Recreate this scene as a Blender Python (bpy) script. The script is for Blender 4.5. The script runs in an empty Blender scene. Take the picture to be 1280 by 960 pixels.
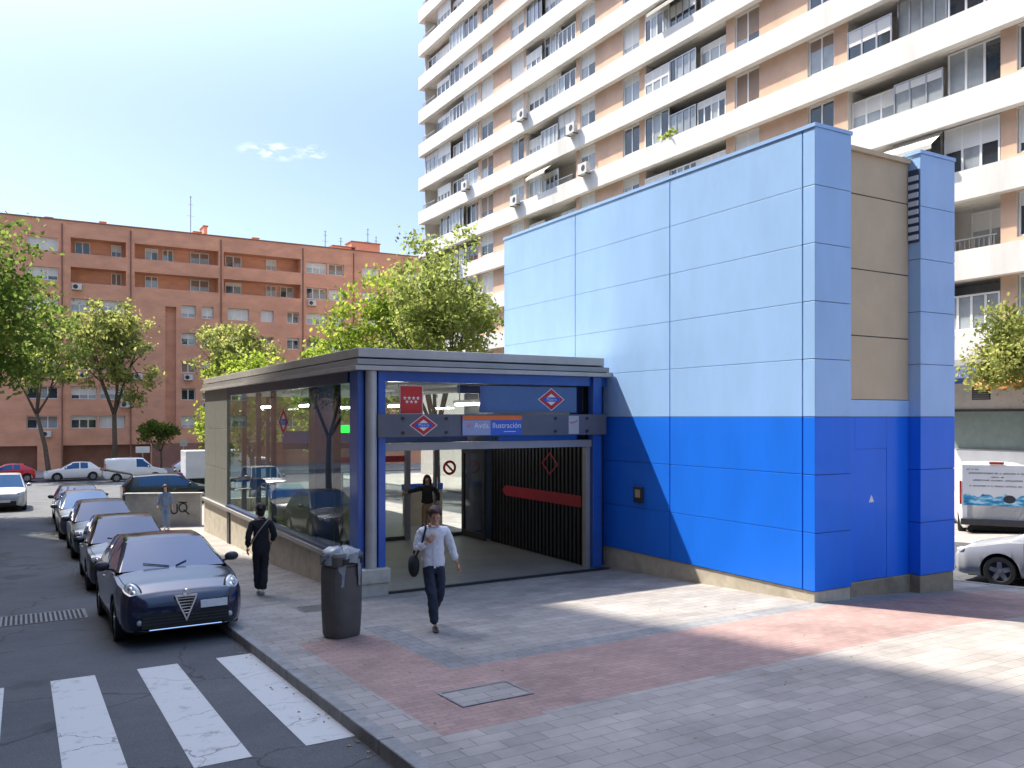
import bpy, bmesh, math, random
from mathutils import Vector, Matrix, noise as mnoise

random.seed(7)
scene = bpy.context.scene
COL = scene.collection
R = math.radians

# ------------------------------------------------------------------ ground profile of the sloping street
def gz(x, y, road=False):
    yy = max(y, -12)
    z = .62 - .055 * yy if yy < 21 else -.535 - .025 * (min(yy, 72) - 21)
    z -= .05 * min(max(0, x - 11), 7)
    return z - (.12 if road else 0)

# ------------------------------------------------------------------ materials
MATS = {}
def mat(name, col, rough=.6, metal=0, var=.12, scale=4, bump=0, bscale=40, coat=0, ior=1.5, grime=0, obj=False, stretch=None, emit=None):
    if name in MATS: return MATS[name]
    m = bpy.data.materials.new(name); m.use_nodes = True
    nt = m.node_tree; N = nt.nodes; L = nt.links
    b = N['Principled BSDF']
    b.inputs['Roughness'].default_value = rough
    b.inputs['Metallic'].default_value = metal
    b.inputs['IOR'].default_value = ior
    b.inputs['Coat Weight'].default_value = coat
    b.inputs['Coat Roughness'].default_value = .04
    c4 = (*col, 1)
    b.inputs['Base Color'].default_value = c4
    if emit:
        b.inputs['Emission Color'].default_value = (*emit[0], 1); b.inputs['Emission Strength'].default_value = emit[1]
    if var or bump:
        if obj:
            src = N.new('ShaderNodeTexCoord').outputs['Object']
        else:
            src = N.new('ShaderNodeNewGeometry').outputs['Position']
        if stretch:
            mp = N.new('ShaderNodeMapping'); mp.inputs['Scale'].default_value = stretch
            L.new(src, mp.inputs['Vector']); src = mp.outputs['Vector']
    if var:
        n = N.new('ShaderNodeTexNoise'); n.inputs['Scale'].default_value = scale; n.inputs['Detail'].default_value = 6
        n.inputs['Roughness'].default_value = .65
        L.new(src, n.inputs['Vector'])
        mr = N.new('ShaderNodeMapRange'); mr.inputs['From Min'].default_value = .3; mr.inputs['From Max'].default_value = .7
        mr.inputs['To Min'].default_value = 1 - var; mr.inputs['To Max'].default_value = 1 + var
        L.new(n.outputs['Fac'], mr.inputs['Value'])
        mx = N.new('ShaderNodeMix'); mx.data_type = 'RGBA'; mx.blend_type = 'MULTIPLY'; mx.inputs['Factor'].default_value = 1
        mx.inputs['A'].default_value = c4
        L.new(mr.outputs['Result'], mx.inputs['B'])
        out = mx.outputs['Result']
        if grime:
            n2 = N.new('ShaderNodeTexNoise'); n2.inputs['Scale'].default_value = scale * .31; n2.inputs['Detail'].default_value = 8
            L.new(src, n2.inputs['Vector'])
            r2 = N.new('ShaderNodeMapRange'); r2.inputs['From Min'].default_value = .52; r2.inputs['From Max'].default_value = .72
            r2.inputs['To Max'].default_value = grime
            L.new(n2.outputs['Fac'], r2.inputs['Value'])
            m2 = N.new('ShaderNodeMix'); m2.data_type = 'RGBA'
            L.new(r2.outputs['Result'], m2.inputs['Factor']); L.new(out, m2.inputs['A'])
            m2.inputs['B'].default_value = (col[0] * .45 + .02, col[1] * .43 + .018, col[2] * .4 + .015, 1)
            out = m2.outputs['Result']
        L.new(out, b.inputs['Base Color'])
    if bump:
        n3 = N.new('ShaderNodeTexNoise'); n3.inputs['Scale'].default_value = bscale; n3.inputs['Detail'].default_value = 4
        L.new(src, n3.inputs['Vector'])
        bp = N.new('ShaderNodeBump'); bp.inputs['Strength'].default_value = bump; bp.inputs['Distance'].default_value = .02
        L.new(n3.outputs['Fac'], bp.inputs['Height']); L.new(bp.outputs['Normal'], b.inputs['Normal'])
    MATS[name] = m
    return m

def paver(name, c1, c2, mortar, bw, bh, stain=.35, rot=0, msize=.006, rough=.85):
    """paving stones: brick texture laid on the ground plan, with stains of their own"""
    m = bpy.data.materials.new(name); m.use_nodes = True
    nt = m.node_tree; N = nt.nodes; L = nt.links; b = N['Principled BSDF']
    b.inputs['Roughness'].default_value = rough
    g = N.new('ShaderNodeNewGeometry')
    mp = N.new('ShaderNodeMapping'); mp.inputs['Rotation'].default_value = (0, 0, rot)
    L.new(g.outputs['Position'], mp.inputs['Vector'])
    br = N.new('ShaderNodeTexBrick'); br.inputs['Scale'].default_value = 1
    br.inputs['Brick Width'].default_value = bw; br.inputs['Row Height'].default_value = bh
    br.inputs['Mortar Size'].default_value = msize; br.inputs['Mortar Smooth'].default_value = .3
    br.inputs['Color1'].default_value = (*c1, 1); br.inputs['Color2'].default_value = (*c2, 1); br.inputs['Mortar'].default_value = (*mortar, 1)
    L.new(mp.outputs['Vector'], br.inputs['Vector'])
    n = N.new('ShaderNodeTexNoise'); n.inputs['Scale'].default_value = .9; n.inputs['Detail'].default_value = 9; n.inputs['Roughness'].default_value = .7
    L.new(g.outputs['Position'], n.inputs['Vector'])
    mr = N.new('ShaderNodeMapRange'); mr.inputs['From Min'].default_value = .3; mr.inputs['From Max'].default_value = .7
    mr.inputs['To Min'].default_value = 1 - stain; mr.inputs['To Max'].default_value = 1 + stain * .6
    L.new(n.outputs['Fac'], mr.inputs['Value'])
    mx = N.new('ShaderNodeMix'); mx.data_type = 'RGBA'; mx.blend_type = 'MULTIPLY'; mx.inputs['Factor'].default_value = 1
    L.new(br.outputs['Color'], mx.inputs['A']); L.new(mr.outputs['Result'], mx.inputs['B'])
    # gum spots
    v = N.new('ShaderNodeTexVoronoi'); v.inputs['Scale'].default_value = 3.1
    L.new(g.outputs['Position'], v.inputs['Vector'])
    r2 = N.new('ShaderNodeMapRange'); r2.inputs['From Min'].default_value = .045; r2.inputs['From Max'].default_value = .065
    r2.inputs['To Min'].default_value = .55; r2.inputs['To Max'].default_value = 1
    L.new(v.outputs['Distance'], r2.inputs['Value'])
    m3 = N.new('ShaderNodeMix'); m3.data_type = 'RGBA'; m3.blend_type = 'MULTIPLY'; m3.inputs['Factor'].default_value = 1
    L.new(mx.outputs['Result'], m3.inputs['A']); L.new(r2.outputs['Result'], m3.inputs['B'])
    L.new(m3.outputs['Result'], b.inputs['Base Color'])
    bp = N.new('ShaderNodeBump'); bp.inputs['Strength'].default_value = .25; bp.inputs['Distance'].default_value = .006
    L.new(br.outputs['Fac'], bp.inputs['Height']); bp.invert = True
    L.new(bp.outputs['Normal'], b.inputs['Normal'])
    MATS[name] = m
    return m

def asphalt(name):
    m = bpy.data.materials.new(name); m.use_nodes = True
    nt = m.node_tree; N = nt.nodes; L = nt.links; b = N['Principled BSDF']
    b.inputs['Roughness'].default_value = .88
    g = N.new('ShaderNodeNewGeometry')
    n = N.new('ShaderNodeTexNoise'); n.inputs['Scale'].default_value = .55; n.inputs['Detail'].default_value = 10; n.inputs['Roughness'].default_value = .7
    L.new(g.outputs['Position'], n.inputs['Vector'])
    cr = N.new('ShaderNodeValToRGB'); cr.color_ramp.elements[0].position = .3; cr.color_ramp.elements[1].position = .72
    cr.color_ramp.elements[0].color = (.046, .05, .058, 1); cr.color_ramp.elements[1].color = (.088, .092, .098, 1)
    L.new(n.outputs['Fac'], cr.inputs['Fac'])
    # fine aggregate
    n2 = N.new('ShaderNodeTexNoise'); n2.inputs['Scale'].default_value = 60; n2.inputs['Detail'].default_value = 3
    L.new(g.outputs['Position'], n2.inputs['Vector'])
    mr = N.new('ShaderNodeMapRange'); mr.inputs['From Min'].default_value = .3; mr.inputs['From Max'].default_value = .7; mr.inputs['To Min'].default_value = .7; mr.inputs['To Max'].default_value = 1.3
    L.new(n2.outputs['Fac'], mr.inputs['Value'])
    mx = N.new('ShaderNodeMix'); mx.data_type = 'RGBA'; mx.blend_type = 'MULTIPLY'; mx.inputs['Factor'].default_value = 1
    L.new(cr.outputs['Color'], mx.inputs['A']); L.new(mr.outputs['Result'], mx.inputs['B'])
    # oil stains and old repairs
    no_ = N.new('ShaderNodeTexNoise'); no_.inputs['Scale'].default_value = .8; no_.inputs['Detail'].default_value = 3; L.new(g.outputs['Position'], no_.inputs['Vector'])
    ro_ = N.new('ShaderNodeMapRange'); ro_.inputs['From Min'].default_value = .60; ro_.inputs['From Max'].default_value = .68; ro_.inputs['To Min'].default_value = 1; ro_.inputs['To Max'].default_value = .62
    L.new(no_.outputs['Fac'], ro_.inputs['Value'])
    mo_ = N.new('ShaderNodeMix'); mo_.data_type = 'RGBA'; mo_.blend_type = 'MULTIPLY'; mo_.inputs['Factor'].default_value = 1
    L.new(mx.outputs['Result'], mo_.inputs['A']); L.new(ro_.outputs['Result'], mo_.inputs['B']); mx = mo_
    # cracks
    nd = N.new('ShaderNodeTexNoise'); nd.inputs['Scale'].default_value = 1.2; nd.inputs['Detail'].default_value = 5
    L.new(g.outputs['Position'], nd.inputs['Vector'])
    ad = N.new('ShaderNodeVectorMath'); ad.operation = 'MULTIPLY_ADD'; ad.inputs[1].default_value = (1.2, 1.2, 0)
    L.new(nd.outputs['Color'], ad.inputs[0]); L.new(g.outputs['Position'], ad.inputs[2])
    v = N.new('ShaderNodeTexVoronoi'); v.feature = 'DISTANCE_TO_EDGE'; v.inputs['Scale'].default_value = .33
    L.new(ad.outputs[0], v.inputs['Vector'])
    r2 = N.new('ShaderNodeMapRange'); r2.inputs['From Min'].default_value = .002; r2.inputs['From Max'].default_value = .007
    r2.inputs['To Min'].default_value = .45; r2.inputs['To Max'].default_value = 1
    L.new(v.outputs['Distance'], r2.inputs['Value'])
    m3 = N.new('ShaderNodeMix'); m3.data_type = 'RGBA'; m3.blend_type = 'MULTIPLY'; m3.inputs['Factor'].default_value = 1
    L.new(mx.outputs['Result'], m3.inputs['A']); L.new(r2.outputs['Result'], m3.inputs['B'])
    L.new(m3.outputs['Result'], b.inputs['Base Color'])
    bp = N.new('ShaderNodeBump'); bp.inputs['Strength'].default_value = .4; bp.inputs['Distance'].default_value = .006
    L.new(n2.outputs['Fac'], bp.inputs['Height']); L.new(bp.outputs['Normal'], b.inputs['Normal'])
    MATS[name] = m
    return m

def worn_paint(name):
    m = bpy.data.materials.new(name); m.use_nodes = True
    nt = m.node_tree; N = nt.nodes; L = nt.links; b = N['Principled BSDF']
    b.inputs['Roughness'].default_value = .7
    g = N.new('ShaderNodeNewGeometry')
    n = N.new('ShaderNodeTexNoise'); n.inputs['Scale'].default_value = 5; n.inputs['Detail'].default_value = 10; n.inputs['Roughness'].default_value = .75
    L.new(g.outputs['Position'], n.inputs['Vector'])
    cr = N.new('ShaderNodeValToRGB'); cr.color_ramp.elements[0].position = .3; cr.color_ramp.elements[1].position = .45
    cr.color_ramp.elements[0].color = (.2, .2, .2, 1); cr.color_ramp.elements[1].color = (.46, .46, .45, 1)
    L.new(n.outputs['Fac'], cr.inputs['Fac'])
    nd = N.new('ShaderNodeTexNoise'); nd.inputs['Scale'].default_value = 3; nd.inputs['Detail'].default_value = 4
    L.new(g.outputs['Position'], nd.inputs['Vector'])
    ad = N.new('ShaderNodeVectorMath'); ad.operation = 'MULTIPLY_ADD'; ad.inputs[1].default_value = (.5, .5, 0)
    L.new(nd.outputs['Color'], ad.inputs[0]); L.new(g.outputs['Position'], ad.inputs[2])
    v = N.new('ShaderNodeTexVoronoi'); v.feature = 'DISTANCE_TO_EDGE'; v.inputs['Scale'].default_value = .55
    L.new(ad.outputs[0], v.inputs['Vector'])
    r2 = N.new('ShaderNodeMapRange'); r2.inputs['From Min'].default_value = .002; r2.inputs['From Max'].default_value = .006
    r2.inputs['To Min'].default_value = .45; r2.inputs['To Max'].default_value = 1
    L.new(v.outputs['Distance'], r2.inputs['Value'])
    m3 = N.new('ShaderNodeMix'); m3.data_type = 'RGBA'; m3.blend_type = 'MULTIPLY'; m3.inputs['Factor'].default_value = 1
    L.new(cr.outputs['Color'], m3.inputs['A']); L.new(r2.outputs['Result'], m3.inputs['B'])
    L.new(m3.outputs['Result'], b.inputs['Base Color'])
    MATS[name] = m
    return m

def sheet_glass(name, tint=(.72, .8, .78), ior=1.5):
    m = bpy.data.materials.new(name); m.use_nodes = True
    nt = m.node_tree; N = nt.nodes; L = nt.links
    N.remove(N['Principled BSDF'])
    out = N['Material Output']
    t = N.new('ShaderNodeBsdfTransparent'); t.inputs['Color'].default_value = (*tint, 1)
    gl = N.new('ShaderNodeBsdfGlossy'); gl.inputs['Roughness'].default_value = .0; gl.inputs['Color'].default_value = (1, 1, 1, 1)
    f = N.new('ShaderNodeFresnel')
    # same reflectance from both sides of the thin sheet
    gm = N.new('ShaderNodeNewGeometry'); e1 = N.new('ShaderNodeMath'); e1.operation = 'MULTIPLY_ADD'; e1.inputs[1].default_value = -2; e1.inputs[2].default_value = 1
    L.new(gm.outputs['Backfacing'], e1.inputs[0])
    pw = N.new('ShaderNodeMath'); pw.operation = 'POWER'; pw.inputs[0].default_value = ior; L.new(e1.outputs[0], pw.inputs[1]); L.new(pw.outputs[0], f.inputs['IOR'])
    mx = N.new('ShaderNodeMixShader')
    L.new(f.outputs['Fac'], mx.inputs['Fac']); L.new(t.outputs['BSDF'], mx.inputs[1]); L.new(gl.outputs['BSDF'], mx.inputs[2])
    L.new(mx.outputs['Shader'], out.inputs['Surface'])
    MATS[name] = m
    return m

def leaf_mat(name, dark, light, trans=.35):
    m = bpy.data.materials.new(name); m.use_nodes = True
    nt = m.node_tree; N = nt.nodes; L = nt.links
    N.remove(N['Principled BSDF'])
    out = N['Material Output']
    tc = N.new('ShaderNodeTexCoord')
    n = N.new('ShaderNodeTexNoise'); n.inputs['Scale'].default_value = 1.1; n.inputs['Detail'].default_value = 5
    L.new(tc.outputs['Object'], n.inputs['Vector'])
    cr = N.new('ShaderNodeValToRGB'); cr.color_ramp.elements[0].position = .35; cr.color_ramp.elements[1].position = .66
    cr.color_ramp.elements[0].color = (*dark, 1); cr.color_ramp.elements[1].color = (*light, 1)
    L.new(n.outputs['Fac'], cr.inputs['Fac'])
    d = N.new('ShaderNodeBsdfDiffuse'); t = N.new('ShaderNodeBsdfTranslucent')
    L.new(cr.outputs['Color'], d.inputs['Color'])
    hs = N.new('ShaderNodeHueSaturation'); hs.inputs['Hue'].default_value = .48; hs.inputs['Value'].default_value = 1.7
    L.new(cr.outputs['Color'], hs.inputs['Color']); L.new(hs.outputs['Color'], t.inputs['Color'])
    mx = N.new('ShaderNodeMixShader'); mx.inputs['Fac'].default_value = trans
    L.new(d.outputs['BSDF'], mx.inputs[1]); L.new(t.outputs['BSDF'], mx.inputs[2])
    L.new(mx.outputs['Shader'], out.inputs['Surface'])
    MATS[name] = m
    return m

# ------------------------------------------------------------------ mesh builder
class MB:
    def __init__(s): s.v = []; s.f = []; s.m = []
    def add(s, pts, faces, m=0):
        o = len(s.v); s.v += [tuple(p) for p in pts]
        for f in faces: s.f.append(tuple(i + o for i in f)); s.m.append(m)
        return s
    def quad(s, a, b, c, d, m=0): return s.add([a, b, c, d], [(0, 1, 2, 3)], m)
    def poly(s, pts, m=0): return s.add(pts, [tuple(range(len(pts)))], m)
    def box(s, x0, x1, y0, y1, z0, z1, m=0):
        x0, x1 = min(x0, x1), max(x0, x1); y0, y1 = min(y0, y1), max(y0, y1); z0, z1 = min(z0, z1), max(z0, z1)
        p = [(x0, y0, z0), (x1, y0, z0), (x1, y1, z0), (x0, y1, z0), (x0, y0, z1), (x1, y0, z1), (x1, y1, z1), (x0, y1, z1)]
        return s.add(p, [(3, 2, 1, 0), (4, 5, 6, 7), (0, 1, 5, 4), (1, 2, 6, 5), (2, 3, 7, 6), (3, 0, 4, 7)], m)
    def obox(s, c, ax, ay, az, m=0):
        c, ax, ay, az = Vector(c), Vector(ax), Vector(ay), Vector(az)
        p = [c + i * ax + j * ay + k * az for k in (-1, 1) for (i, j) in ((-1, -1), (1, -1), (1, 1), (-1, 1))]
        return s.add(p, [(3, 2, 1, 0), (4, 5, 6, 7), (0, 1, 5, 4), (1, 2, 6, 5), (2, 3, 7, 6), (3, 0, 4, 7)], m)
    def prism(s, poly, f, a, b, m=0):
        """poly: 2-D outline; f(u, w, t) -> point; extruded from t=a to t=b"""
        n = len(poly)
        pts = [f(u, w, a) for u, w in poly] + [f(u, w, b) for u, w in poly]
        fs = [tuple(range(n - 1, -1, -1)), tuple(range(n, 2 * n))] + [(i, (i + 1) % n, n + (i + 1) % n, n + i) for i in range(n)]
        return s.add(pts, fs, m)
    def tube(s, path, rad, n=8, m=0, cap=True):
        path = [Vector(p) for p in path]
        if not isinstance(rad, (list, tuple)): rad = [rad] * len(path)
        pts = []; up = None
        for i, p in enumerate(path):
            d = (path[min(i + 1, len(path) - 1)] - path[max(i - 1, 0)]).normalized()
            if up is None:
                up = Vector((0, 0, 1)) if abs(d.z) < .9 else Vector((1, 0, 0))
            a = d.cross(up)
            if a.length < 1e-5: a = d.cross(Vector((1, .3, .2)))
            a.normalize(); bb = a.cross(d).normalized(); up = bb
            for k in range(n):
                t = 2 * math.pi * k / n
                pts.append(p + rad[i] * (math.cos(t) * a + math.sin(t) * bb))
        fs = []
        for i in range(len(path) - 1):
            for k in range(n):
                fs.append((i * n + k, i * n + (k + 1) % n, (i + 1) * n + (k + 1) % n, (i + 1) * n + k))
        if cap:
            fs.append(tuple(range(n - 1, -1, -1))); fs.append(tuple((len(path) - 1) * n + k for k in range(n)))
        return s.add(pts, fs, m)
    def ell(s, c, r, n=14, k=8, m=0, mtx=None):
        c = Vector(c); pts = []
        for j in range(k + 1):
            th = math.pi * j / k
            for i in range(n):
                ph = 2 * math.pi * i / n
                q = Vector((r[0] * math.sin(th) * math.cos(ph), r[1] * math.sin(th) * math.sin(ph), r[2] * math.cos(th)))
                if mtx: q = mtx @ q
                pts.append(c + q)
        fs = []
        for j in range(k):
            for i in range(n):
                fs.append((j * n + i, (j + 1) * n + i, (j + 1) * n + (i + 1) % n, j * n + (i + 1) % n))
        return s.add(pts, fs, m)
    def lathe(s, prof, f, n=24, m=0):
        """prof: (radius, height); f(x, y, h)"""
        pts = [f(r * math.cos(2 * math.pi * k / n), r * math.sin(2 * math.pi * k / n), h) for r, h in prof for k in range(n)]
        fs = [(i * n + k, i * n + (k + 1) % n, (i + 1) * n + (k + 1) % n, (i + 1) * n + k) for i in range(len(prof) - 1) for k in range(n)]
        return s.add(pts, fs, m)
    def build(s, name, mats, parent=None, smooth=False, bevel=0, world=True, angle=35):
        me = bpy.data.meshes.new(name)
        off = Vector((0, 0, 0))
        if parent is not None and world:
            off = Vector(parent.location)
            if parent.parent is not None: off = off + Vector(parent.parent.location)
        me.from_pydata([tuple(Vector(p) - off) for p in s.v], [], s.f)
        if not isinstance(mats, (list, tuple)): mats = [mats]
        for q in mats: me.materials.append(q)
        me.polygons.foreach_set('material_index', s.m)
        if smooth:
            me.polygons.foreach_set('use_smooth', [True] * len(me.polygons))
        me.update()
        o = bpy.data.objects.new(name, me); COL.objects.link(o)
        if smooth and angle:
            bm = bmesh.new(); bm.from_mesh(me)
            bmesh.ops.remove_doubles(bm, verts=bm.verts, dist=1e-5)
            bmesh.ops.recalc_face_normals(bm, faces=bm.faces)
            for e in bm.edges:
                if len(e.link_faces) == 2 and e.calc_face_angle(0) > R(angle): e.smooth = False
            bm.to_mesh(me); bm.free()
        if bevel:
            md = o.modifiers.new('bevel', 'BEVEL'); md.width = bevel; md.segments = 2; md.limit_method = 'ANGLE'; md.angle_limit = R(40)
        if parent is not None: o.parent = parent
        return o

def tag(o, label=None, cat=None, group=None, kind=None):
    if label: o['label'] = label
    if cat: o['category'] = cat
    if group: o['group'] = group
    if kind: o['kind'] = kind
    return o
def empty(name, loc, rz=0, label=None, cat=None, group=None):
    o = bpy.data.objects.new(name, None); COL.objects.link(o)
    o.location = loc; o.rotation_euler = (0, 0, rz); o.empty_display_size = .2
    return tag(o, label, cat, group)
def copy_tree(o, parent=None):
    c = o.copy(); COL.objects.link(c)
    if parent is not None: c.parent = parent
    for ch in list(o.children): copy_tree(ch, c)
    return c
def text_mesh(txt, size, f, m, name, parent, align='CENTER', depth=.0, spacing=1.0):
    """lettering: font curve turned to a mesh; f(u, w) maps the letter plane to the world"""
    cu = bpy.data.curves.new('t', 'FONT'); cu.body = txt; cu.size = size; cu.align_x = align; cu.align_y = 'CENTER'; cu.space_character = spacing
    to = bpy.data.objects.new('t', cu); COL.objects.link(to)
    dg = bpy.context.evaluated_depsgraph_get(); dg.update()
    me0 = to.evaluated_get(dg).to_mesh()
    mb = MB(); mb.add([f(v.co.x, v.co.y) for v in me0.vertices], [tuple(p.vertices) for p in me0.polygons])
    bpy.data.objects.remove(to); bpy.data.curves.remove(cu)
    return mb.build(name, m, parent)

# ------------------------------------------------------------------ shared materials
M_asph = asphalt('asphalt')
M_pave = paver('grey_paving', (.295, .27, .25), (.225, .21, .197), (.13, .125, .12), .4, .2)
M_pave2 = paver('light_grey_paving', (.315, .285, .26), (.25, .227, .208), (.16, .155, .15), .4, .2)
M_red = paver('red_paving', (.315, .205, .18), (.26, .165, .147), (.17, .14, .13), .2, .1)
M_border = paver('dark_grey_paving', (.21, .21, .215), (.18, .18, .185), (.1, .1, .1), .2, .2)
M_kerb = mat('kerb_stone', (.2, .2, .2), .8, var=.25, scale=6, bump=.3)
M_paint = worn_paint('worn_road_paint')
M_lblue = mat('light_blue_panel', (.32, .53, .87), .36, var=.07, scale=1.3, coat=.15, bump=.10, bscale=1.1, stretch=(1, 1, .35), grime=.07)
M_dblue = mat('deep_blue_panel', (.013, .165, .82), .38, var=.08, scale=1.3, coat=.10, bump=.10, bscale=1.1, ior=1.32, stretch=(1, 1, .35), grime=.12)
M_blue = mat('blue_steel', (.02, .10, .42), .3, var=.1, coat=.3)
M_dkblue = mat('dark_blue_steel', (.012, .03, .10), .35, var=.15)
M_bluegl = mat('blue_glass_panel', (.05, .11, .28), .12, var=.08, coat=.4)
M_joint = mat('panel_joint', (.03, .06, .13), .6, var=0)
M_ljoint = mat('pale_panel_joint', (.15, .30, .58), .5, var=0)
M_beige = mat('beige_cladding', (.56, .44, .30), .65, var=.07, scale=1.5, grime=.08)
M_stone = mat('cream_stone', (.50, .45, .37), .8, var=.15, scale=5, bump=.15, grime=.5)
M_stone2 = mat('dirty_stone', (.30, .25, .18), .85, var=.2, scale=5, bump=.2, grime=.6)
M_fascia = mat('grey_fascia', (.32, .31, .305), .4, metal=.2, var=.1, scale=2)
M_fascia2 = mat('pale_fascia', (.46, .43, .40), .42, metal=.15, var=.12, scale=2)
M_dark = mat('dark_metal', (.03, .03, .035), .45, var=.2)
M_steel = mat('brushed_steel', (.36, .36, .37), .35, metal=.85, var=.1, stretch=(1, 1, 12))
M_sign = mat('grey_sign_panel', (.11, .115, .14), .4, var=.08, scale=2)
M_white = mat('white_paint', (.75, .75, .74), .5, var=.06, scale=2)
M_redp = mat('red_paint', (.55, .02, .025), .45, var=.06)
M_redd = mat('dark_red_stripe', (.30, .015, .03), .5, var=.1)
M_orange = mat('orange_paint', (.75, .16, .03), .45, var=.05)
M_glass = sheet_glass('clear_glass', (.70, .85, .77), 1.52)
M_glass2 = sheet_glass('door_glass', (.85, .9, .88), 1.45)
M_floor = paver('hall_floor', (.22, .215, .21), (.20, .20, .195), (.12, .12, .12), .6, .6, stain=.25, rough=.4)
M_tan = mat('tan_panel', (.40, .34, .24), .6, var=.1)
M_brick = mat('red_brick', (.66, .325, .205), .85, var=.16, scale=.5, grime=.3, stretch=(1, 1, 2.2))
M_brickd = mat('brown_brick', (.26, .13, .095), .9, var=.2, scale=.8)
M_obrick = mat('orange_brick', (.56, .375, .265), .85, var=.12, scale=.8, grime=.15)
M_band = mat('white_concrete', (.66, .645, .61), .8, var=.10, scale=.9, stretch=(1, 1.6, .25), grime=.3)
M_pwhite = mat('window_white', (.7, .7, .69), .4, var=.04)
M_blind = mat('blind_white', (.62, .61, .58), .6, var=.08, scale=.6)
M_blindb = mat('blind_brown', (.25, .17, .12), .6, var=.12, scale=.6)
M_wglass = mat('window_glass', (.025, .035, .045), .04, var=.5, scale=.35, ior=1.9)
M_wglass2 = mat('window_glass_curtain', (.28, .31, .33), .08, var=.35, scale=.5, ior=1.8)
M_ac = mat('air_conditioner_casing', (.6, .59, .56), .5, var=.06)
M_conc = mat('grey_concrete', (.34, .33, .31), .85, var=.2, scale=3, grime=.5, bump=.1)
M_bark = mat('bark', (.10, .078, .058), .95, var=.35, scale=8, bump=.6, bscale=12, obj=True)
M_black = mat('black_rubber', (.012, .012, .012), .7, var=.1)
M_carglass = mat('car_glass_sky_tint', (.018, .075, .19), .02, var=0, ior=1.42)  # blue base colour stands in for sky reflected in the glass
M_rim = mat('alloy_rim', (.4, .4, .42), .3, metal=.8, var=.05)
M_chrome = mat('chrome', (.75, .75, .77), .12, metal=1, var=0)
M_lamp = mat('lamp_glass', (.42, .44, .43), .08, var=.45, scale=14, coat=1, obj=True)
M_tail = mat('tail_lamp_red', (.45, .015, .01), .15, var=0, coat=1)
M_plate = mat('blank_plate', (.72, .72, .72), .5, var=.1, scale=20, obj=True)
M_green = mat('lit_green_sign', (.02, .5, .1), .4, var=0, emit=((.0, .8, .06), .9))
M_tubel = mat('lit_tube', (.9, .9, .85), .4, var=0, emit=((1, .97, .88), 14))
M_leafb = leaf_mat('leaf_bright', (.095, .165, .02), (.25, .33, .055), .5)
M_leafm = leaf_mat('leaf_mixed', (.10, .15, .035), (.26, .31, .095), .5)
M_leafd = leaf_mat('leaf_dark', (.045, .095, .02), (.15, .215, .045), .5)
M_leafo = leaf_mat('leaf_olive', (.11, .145, .04), (.29, .32, .10), .5)
# ------------------------------------------------------------------ ground, street, paving
def lines(a, b, step, extra=()):
    n = max(1, round((b - a) / step))
    s = {round(a + (b - a) * i / n, 4) for i in range(n + 1)} | {round(e, 4) for e in extra if a < e < b}
    return sorted(s)
def sheet(name, x0, x1, y0, y1, zf, mats, region=None, step=4, xs=(), ys=(), parent=None):
    X = lines(x0, x1, step * 2, list(xs) + [11, 18]); Y = lines(y0, y1, step, list(ys) + [-12, 21, 72])
    mb = MB(); nx = len(X)
    mb.v = [(x, y, zf(x, y)) for y in Y for x in X]
    for j in range(len(Y) - 1):
        for i in range(nx - 1):
            cx, cy = (X[i] + X[i + 1]) / 2, (Y[j] + Y[j + 1]) / 2
            mb.f.append((j * nx + i, j * nx + i + 1, (j + 1) * nx + i + 1, (j + 1) * nx + i)); mb.m.append(region(cx, cy) if region else 0)
    return mb.build(name, mats)

gr = MB(); gr.add([(-1500, -1500, -9), (1500, -1500, -9), (1500, 1500, -9), (-1500, 1500, -9)], [(0, 1, 2, 3)])
tag(gr.build('ground', M_asph), kind='structure')
tag(sheet('road', -45, 45, -30, 120, lambda x, y: gz(x, y, True), [M_asph]), kind='structure')

KX = 2.86
def pave_region(x, y):
    if x < 3.25: return 0
    if x < 4.35 and 6.8 < y < 11.4: return 1
    if 4.35 <= x < 4.75 and 8.9 < y < 11.9: return 2
    if 8.9 < y < 9.3 and 4.35 <= x: return 2
    if 6.9 < y < 8.9 and x < 15.5: return 1
    if y <= 6.9: return 3
    return 0
tag(sheet('pavement', KX, 16.2, -12, 41, gz, [M_pave, M_red, M_border, M_pave2], pave_region, 2,
          (3.25, 4.35, 4.75, 15.5), (6.8, 6.9, 8.9, 9.3, 11.4, 11.9)), kind='structure')
tag(sheet('far_pavement', -45, 45, 77.6, 89, gz, [M_pave2]), kind='structure')
tag(sheet('side_pavement', 23.5, 34, -12, 76, gz, [M_pave2]), kind='structure')
tag(sheet('opposite_pavement', -9, -4.6, -12, 42, gz, [M_pave2]), kind='structure')
def kerb(name, x0, x1, y0, y1):
    mb = MB()
    if y1 - y0 > x1 - x0:
        Y = [y0]
        while Y[-1] < y1: Y.append(min(y1, Y[-1] + 1.0))
        for a, b in zip(Y, Y[1:]):
            p = [(x, y, gz(x, y, True) - .05 if k == 0 else gz(x, y) + .012) for k in (0, 1) for (x, y) in ((x0, a + .006), (x1, a + .006), (x1, b - .006), (x0, b - .006))]
            mb.add(p, [(3, 2, 1, 0), (4, 5, 6, 7), (0, 1, 5, 4), (1, 2, 6, 5), (2, 3, 7, 6), (3, 0, 4, 7)])
    else:
        X = lines(x0, x1, 2, (11, 18))
        for a, b in zip(X, X[1:]):
            p = [(x, y, gz(x, y, True) - .05 if k == 0 else gz(x, y) + .012) for k in (0, 1) for (x, y) in ((a, y0), (b, y0), (b, y1), (a, y1))]
            mb.add(p, [(3, 2, 1, 0), (4, 5, 6, 7), (0, 1, 5, 4), (1, 2, 6, 5), (2, 3, 7, 6), (3, 0, 4, 7)])
    return tag(mb.build(name, M_kerb, bevel=.012), kind='structure')
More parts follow.
